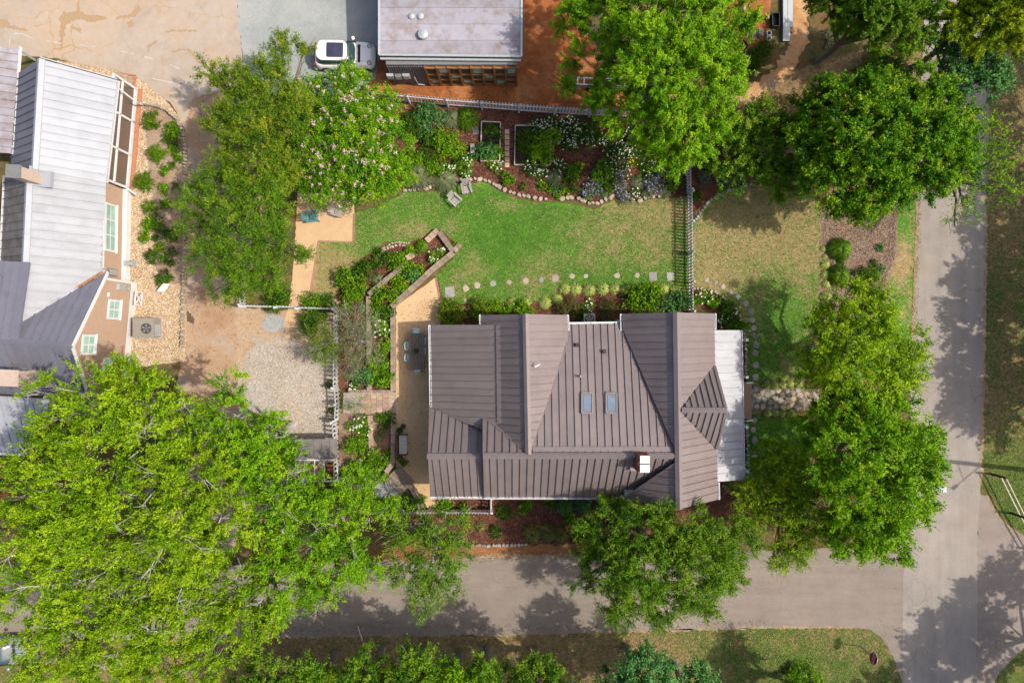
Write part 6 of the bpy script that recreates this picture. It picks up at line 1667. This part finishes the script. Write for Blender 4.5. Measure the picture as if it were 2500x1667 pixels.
# pallet of pavers
pp = P(310, 203); t = thing('timber_pallet', pp, 'orange timber pallet lying on pebbles at the porch corner', 'pallet')
for i in range(8): MB().box(pp + rotz(-.12) @ Vector((0, -.5 + i * .145, .13)), (1.25, .1, .025), rotz(-.12)).build('slat', m_brickedge, t)
for i in range(3): MB().box(pp + rotz(-.12) @ Vector((-.5 + i * .5, 0, .06)), (.1, 1.15, .1), rotz(-.12)).build('bearer', m_brickedge, t)
k = 0
for i, (x, y) in enumerate(((-.38, .28), (-.02, .22), (.3, .18), (-.36, -.2), (.02, -.26), (.32, -.25))):
    o = MB().box((0, 0, 0), (.33, .42, .12)).build('paver_block', m_blockpink, None); o.location = pp + rotz(-.12) @ Vector((x, y, .21)); o.rotation_euler = (0, 0, -.12 + .03 * (i % 3))
    tag(o, ORD[i] + ' tan paver block stacked on the orange pallet', 'paver', 'pavers on the pallet')
# coop under the grove
cp = P(780, 1120); t = thing('chicken_coop', cp, 'small coop with grey roof and white framed wire run under the grove', 'coop')
cq = Plane((722, 1074, 1.7), (822, 1072, 1.7), (770, 1118, 1.9))
roof_slope(t, cq, [(722, 1072), (822, 1071), (824, 1117), (724, 1119)], m_oldroof, w=.5, rib=(.02, .02))
MB().box(P(776, 1098) + Vector((0, 0, .8)), (2.3, 1.0, 1.5)).build('wall', m_grey, t)
for px in (722, 744, 768, 792, 824):
    MB().beam(P(px, 1122, 1.6), P(px, 1172, 1.6), .06, .06).build('frame_bar', m_white, t)
    MB().beam(P(px, 1172, 1.6), P(px, 1172, 1.6) - Vector((0, 0, 1.6)), .07, .07).build('post', m_white, t)
for py, z in ((1122, 1.6), (1174, 1.62)): MB().beam(P(720, py, z), P(826, py, z), .08, .07).build('frame_bar', m_white, t)
# trailer frame under the willow oak
t = thing('trailer_frame', P(1450, 205), 'white tubular trailer frame lying under the willow oak', 'trailer')
for a, b in (((1408, 197), (1520, 200)), ((1398, 212), (1530, 218)), ((1408, 197), (1409, 213)), ((1424, 198), (1424, 214)), ((1462, 199), (1463, 216)), ((1478, 199), (1479, 216)), ((1520, 200), (1522, 218))): MB().tube([P(*a) + Vector((0, 0, .45)), P(*b) + Vector((0, 0, .45))], [.05, .05], 8).build('frame_tube', m_white, t)
MB().tube([P(1398, 212) + Vector((0, 0, .45)), P(1391, 208) + Vector((0, 0, .45)), P(1391, 203) + Vector((0, 0, .45))], [.05] * 3, 8).build('tow_bar', m_white, t)
for q in ((1440, 220), (1490, 222)): MB().tube([P(*q) + Vector((0, -.1, .28)), P(*q) + Vector((0, .1, .28))], [.28, .28], 18).build('wheel', m_tyre, t)
# steel beams, blocks, tub at upper right
for i, (x0, x1, y1, lb, z) in enumerate(((1908, 1925, 105, 'longer grey steel channel beam lying beside the dirt track', .0), (1919, 1931, 72, 'shorter grey steel channel beam on the right of the pair', .02))):
    t = thing('steel_beam', P((x0 + x1) / 2, 40), lb, 'beam', 'steel beams')
    a, b = P((x0 + x1) / 2, -60), P((x0 + x1) / 2, y1); w = (x1 - x0) * S
    MB().beam(a + Vector((0, 0, .26 + z)), b + Vector((0, 0, .26 + z)), w, .03).build('web', m_lightgrey, t)
    for s_ in (-1, 1): MB().beam(a + Vector((s_ * (w / 2 - .012), 0, .15 + z)), b + Vector((s_ * (w / 2 - .012), 0, .15 + z)), .024, .2).build('flange', m_lightgrey, t)
    MB().beam(a + Vector((0, 0, .06)), b + Vector((0, 0, .06)), w * .6, .1).build('bearer', m_rust, t)
for i, y in enumerate((84, 97)):
    t = thing('cinder_block', P(1875.5, y), ('upper' if i == 0 else 'lower') + ' square pale cinder block frame beside the clay step', 'block', 'cinder blocks')
    for a, b in (((-1, -1), (1, -1)), ((1, -1), (1, 1)), ((1, 1), (-1, 1)), ((-1, 1), (-1, -1))):
        MB().beam(P(1875.5, y) + Vector((a[0] * .13, a[1] * .13, .1)), P(1875.5, y) + Vector((b[0] * .13, b[1] * .13, .1)), .045, .2).build('side', m_white, t)
t = thing('plastic_tub', P(1889, 55), 'black rectangular tub between the clay bank and the steel beams', 'tub')
for a, b in (((-1, -1), (1, -1)), ((1, -1), (1, 1)), ((1, 1), (-1, 1)), ((-1, 1), (-1, -1))):
    MB().beam(P(1889, 55) + Vector((a[0] * .22, a[1] * .42, .2)), P(1889, 55) + Vector((b[0] * .22, b[1] * .42, .2)), .04, .4).build('side', m_dark, t)
MB().box(P(1889, 55) + Vector((0, 0, .05)), (.42, .82, .04)).build('base', m_dark, t)
for i, (x, y, r, lb) in enumerate(((1854, 83, 13, 'long brown boulder beside the cinder blocks'), (1873, 47, 6, 'small pale rock on the clay bank edge'), (1815, 25, 8, 'pale rock among the willow oak leaves'), (1844, 180, 9, 'pale angular rock on the rough slope'))):
    o = inst('boulder', stone_me(i + 1, m_greystone if i == 0 else m_stone), None, P(x, y), (0, 0, 1.5), (r * S, r * S * .75, .25)); tag(o, lb, 'rock')
t = thing('tyre_stack', P(1812, 112), 'dark round tyre lying on the clay under the willow oak edge', 'tyre')
MB().tube([P(1812, 112) + Vector((math.cos(a) * .24, math.sin(a) * .24, .1)) for a in np.linspace(0, 6.2832, 21)], [.1] * 21, 8, cap=False).build('tyre', m_tyre, t)
sheet('clay_patch', [(1770, -40), (1880, -40), (1880, 40), (1882, 110), (1840, 118), (1800, 118), (1770, 60)], 2.0 * L0, m_clay, 2, 7, seed=61)
sheet('earth_patch', [(1600, 225), (1760, 225), (1790, 262), (1700, 300), (1600, 292)], 1.4 * L0, m_track, 3, 8, seed=62)
t = thing('dead_palm', P(2022, 100), 'fallen dry yucca fronds on the ground beside the track', 'plant')
mb = MB(); rs = np.random.RandomState(77)
for k in range(11):
    a = rs.rand() * 6.28; l_ = .5 + rs.rand() * .5
    mb.tube([P(2022, 100) + Vector((0, 0, .12)), P(2022, 100) + Vector((math.cos(a) * l_ * .5, math.sin(a) * l_ * .5, .3)), P(2022, 100) + Vector((math.cos(a) * l_, math.sin(a) * l_, .08))], [.03, .04, .01], 4)
mb.build('frond', M('dry_frond', (.30, .29, .14), .2, 4, .8), t)
MB().tube([P(2022, 100) + Vector((0, 0, .1)), P(2012, 122) + Vector((0, 0, .15))], [.07, .05], 8).build('trunk', m_bark, t)
# orange machine corner at left edge
t = thing('orange_cart', P(-4, 1180), 'bright orange cart body at the left edge under the grove', 'cart')
cz = P(-6, 1178)
MB().box(cz + Vector((0, 0, .5)), (.8, 1.0, .1)).build('floor', m_dark, t)
m_or = M('orange_paint', (.62, .09, .01), .1, 4, .4)
for sx in (-1, 1): MB().box(cz + Vector((sx * .4, 0, .7)), (.06, 1.05, .4)).build('side', m_or, t)
for sy in (-1, 1): MB().box(cz + Vector((0, sy * .5, .7)), (.8, .06, .38)).build('end', m_or, t)
for sx in (-1, 1): MB().tube([cz + Vector((sx * .38, 0, .25)), cz + Vector((sx * .48, 0, .25))], [.25, .25], 16).build('wheel', m_tyre, t)

# ---------------------------------------------------------------- loose ground cover
def scatter(poly, n, rs):
    xs = [p[0] for p in poly]; ys = [p[1] for p in poly]
    x = rs.uniform(min(xs), max(xs), n * 3); y = rs.uniform(min(ys), max(ys), n * 3)
    k = np.where(in_poly(x, y, poly))[0][:n]
    return x[k], y[k]
def to_w(x, y, z): return np.stack([(x - 1250) * S, (833.5 - y) * S, np.full_like(x, z)], 1)
def stuff(o, label, cat): return tag(o, label, cat, kind='stuff')
def pebbles(name, poly, n, r, m, label, holes=(), z=.01):
    rs = np.random.RandomState(n)
    x, y = scatter(poly, n, rs)
    for h in holes:
        k = ~in_poly(x, y, h); x, y = x[k], y[k]
    n = len(x); C = to_w(x, y, z)
    R = r * (.6 + .8 * rs.rand(n)); a = rs.rand(n) * 6.28; el = .6 + .4 * rs.rand(n)
    off = np.array([[1, 0, 0], [0, 1, 0], [-1, 0, 0], [0, -1, 0], [0, 0, .75], [.4, .3, .6]])[:5]
    ca, sa = np.cos(a)[:, None], np.sin(a)[:, None]
    ox = off[None, :, 0] * R[:, None]; oy = off[None, :, 1] * (R * el)[:, None]; oz = off[None, :, 2] * (R * .8)[:, None]
    V = np.stack([C[:, 0:1] + ox * ca - oy * sa, C[:, 1:2] + ox * sa + oy * ca, C[:, 2:3] + oz], 2).reshape(-1, 3)
    f = np.array([[0, 1, 4], [1, 2, 4], [2, 3, 4], [3, 0, 4]])
    F = (np.arange(n)[:, None, None] * 5 + f[None]).reshape(-1)
    me = bpy.data.meshes.new(name)
    me.vertices.add(len(V)); me.vertices.foreach_set('co', V.astype(np.float32).ravel())
    me.loops.add(len(F)); me.loops.foreach_set('vertex_index', F.astype(np.int32))
    me.polygons.add(len(F) // 3); me.polygons.foreach_set('loop_start', (np.arange(len(F) // 3) * 3).astype(np.int32)); me.polygons.foreach_set('loop_total', np.full(len(F) // 3, 3, np.int32))
    at = me.attributes.new('tone', 'FLOAT', 'POINT'); at.data.foreach_set('value', np.repeat(rs.rand(n), 5).astype(np.float32))
    me.materials.append(m); me.update(calc_edges=True)
    o = bpy.data.objects.new(name, me); link(o)
    return stuff(o, label, 'pebbles')
def tonemat(name, stops, rough=.85, ka=KA):
    stops = [(p_, mul(c_, ka)) for p_, c_ in stops]
    t = NT(name); return t.fin(t.ramp(t.attr('tone'), stops), rough, 0, .25)
m_peb = tonemat('pebble_mix', [(0, (.30, .19, .10)), (.35, (.52, .37, .22)), (.65, (.66, .52, .36)), (1, (.70, .60, .47))])
m_chip = tonemat('chip_mix', [(0, (.05, .018, .012)), (.5, (.13, .05, .03)), (.85, (.24, .10, .06)), (1, (.42, .26, .17))])
m_chip2 = tonemat('dry_chip_mix', [(0, (.12, .07, .05)), (.5, (.26, .17, .12)), (1, (.5, .40, .32))])
m_grav = tonemat('gravel_mix', [(0, (.28, .23, .18)), (.5, (.44, .38, .31)), (1, (.60, .55, .49))])
inner = [(350, 258), (405, 262), (436, 295), (448, 345), (447, 690), (400, 690), (372, 640), (380, 540), (365, 420)]
pebbles('pebbles', [(140, 150), (280, 172), (345, 197), (410, 252), (440, 292), (454, 345), (454, 880), (316, 900), (316, 690), (320, 470), (338, 250), (140, 200)], 17000, .043, m_peb, 'tan river pebbles spread beside the tan house', (inner,))
pebbles('gravel', [(610, 865), (650, 835), (690, 830), (740, 850), (818, 850), (818, 1060), (720, 1150), (600, 1150)], 8000, .04, m_grav, 'pale loose gravel of the parking drive')
def chips(name, poly, n, m, label):
    rs = np.random.RandomState(n + 3)
    x, y = scatter(poly, n, rs); n = len(x)
    C = to_w(x, y, .035) + rs.normal(size=(n, 3)) * np.array([0, 0, .008])
    A = rs.normal(size=(n, 3)) * np.array([1, 1, .25]); N = np.array([0, 0, 1.]) + rs.normal(size=(n, 3)) * .3
    o = leaf_object(name, C, A, N, .11 * (.5 + rs.rand(n)), .045 * (.6 + .8 * rs.rand(n)), rs.rand(n), m, None, .1)
    return stuff(o, label, 'bark chips')
chips('bark_chips', [(940, 250), (1100, 262), (1270, 274), (1440, 285), (1680, 300), (1676, 470), (1560, 486), (1450, 495), (1300, 480), (1200, 448), (1090, 446), (1000, 460), (950, 440)], 16000, m_chip, 'red brown bark chips over the flower garden')
chips('bark_chips', [(1080, 748), (1350, 742), (1362, 704), (1430, 698), (1680, 706), (1680, 790), (1080, 792)], 5000, m_chip, 'red brown bark chips along the north wall')
chips('bark_chips', [(830, 760), (805, 745), (880, 645), (940, 604), (1000, 596), (1072, 568), (1112, 612), (1060, 660), (958, 745), (958, 950), (840, 950)], 9000, m_chip, 'red brown bark chips in the terraced beds')
chips('bark_chips', [(2006, 505), (2185, 495), (2188, 620), (2150, 720), (2110, 790), (2010, 780)], 8000, m_chip2, 'weathered pinkish chips in the strip bed by the avenue')
chips('bark_chips', [(1080, 1225), (1700, 1225), (1540, 1320), (1180, 1325), (1000, 1315)], 8000, m_chip, 'dark bark chips along the south wall')
m_blade = tonemat('grass_blade', [(0, (.03, .085, .007)), (.45, (.065, .165, .014)), (.7, (.14, .24, .028)), (1, (.33, .25, .12))], .7, 1.0)
def turf(name, poly, n, dry, label, ln=.09):
    rs = np.random.RandomState(n + 11)
    x, y = scatter(poly, n, rs); n = len(x)
    dd = dry(x, y)
    cx = np.sin(x * .21 + np.sin(y * .13) * 2) * np.cos(y * .19 + np.sin(x * .09) * 2) * .25
    tone = np.clip(.42 + rs.normal(0, .14, n) + np.where(rs.rand(n) < np.clip(dd + cx, 0.02, .92), .5, 0), 0, 1)
    C = to_w(x, y, .03); A = rs.normal(size=(n, 3)) * np.array([1, 1, .3]) + np.array([0, 0, .6]); N = np.array([0, 0, 1.]) + rs.normal(size=(n, 3)) * .4
    o = leaf_object(name, C, A, N, ln * (.6 + .8 * rs.rand(n)), .028 * (.6 + .8 * rs.rand(n)), tone, m_blade, None, .1)
    return stuff(o, label, 'grass')
turf('grass', [(870, 525), (930, 508), (1010, 475), (1150, 450), (1225, 474), (1310, 498), (1450, 515), (1520, 492), (1676, 482), (1677, 700), (1385, 708), (1350, 732), (1080, 738), (1068, 672), (1124, 600), (1074, 556), (1035, 586), (940, 584), (880, 625), (805, 740), (770, 740), (785, 598), (866, 595)], 60000, lawn_dry, 'short lawn grass inside the picket fence')
turf('grass', [(1688, 540), (1745, 484), (1900, 458), (2000, 482), (2005, 640), (2000, 760), (1975, 860), (1978, 1180), (1826, 1180), (1822, 830), (1765, 720), (1690, 700)], 36000, front_dry, 'patchy grass of the front lawn')
turf('grass', [(2400, -40), (2520, -40), (2520, 1310), (2470, 1280), (2415, 1205)], 22000, verge_dry, 'rough grass on the right verge', .11)
turf('grass', [(500, 1560), (1250, 1552), (1870, 1533), (2090, 1532), (2150, 1565), (2195, 1660), (2195, 1700), (500, 1700)], 34000, verge_dry, 'rough grass on the lower verge', .11)

m_litter = tonemat('litter_mix', [(0, (.12, .06, .025)), (.5, (.30, .18, .07)), (1, (.42, .36, .12))])
def litter(poly, n, label, z=.03):
    rs = np.random.RandomState(n + 5)
    x, y = scatter(poly, n, rs); n = len(x)
    C = to_w(x, y, z); A = rs.normal(size=(n, 3)) * np.array([1, 1, .15]); N = np.array([0, 0, 1.]) + rs.normal(size=(n, 3)) * .25
    o = leaf_object('leaf_litter', C, A, N, .08 * (.6 + rs.rand(n)), .05 * (.6 + .8 * rs.rand(n)), rs.rand(n), m_litter, None)
    return stuff(o, label, 'leaves')
litter([(455, 260), (600, 240), (640, 600), (580, 740), (585, 900), (450, 900)], 900, 'dry leaves scattered on the driveway')
litter([(970, 748), (1060, 690), (1074, 790), (1054, 800), (1054, 1220), (968, 1140)], 350, 'dry leaves scattered on the patio', .035)
litter([(640, 1530), (1870, 1515), (1870, 1528), (640, 1550)], 500, 'dry leaves along the lower kerb of the street')
litter([(2226, 480), (2250, 480), (2236, 950), (2222, 950)], 350, 'dry leaves along the avenue edge')
litter([(930, 195), (1290, 170), (1290, 270), (930, 235)], 500, 'dry leaves on the clay below the shed')
litter([(600, 770), (815, 780), (815, 1060), (600, 1060)], 350, 'dry leaves on the gravel drive', .04)
litter([(900, 1360), (1400, 1352), (1400, 1365), (900, 1380)], 300, 'dry leaves along the upper kerb of the street')
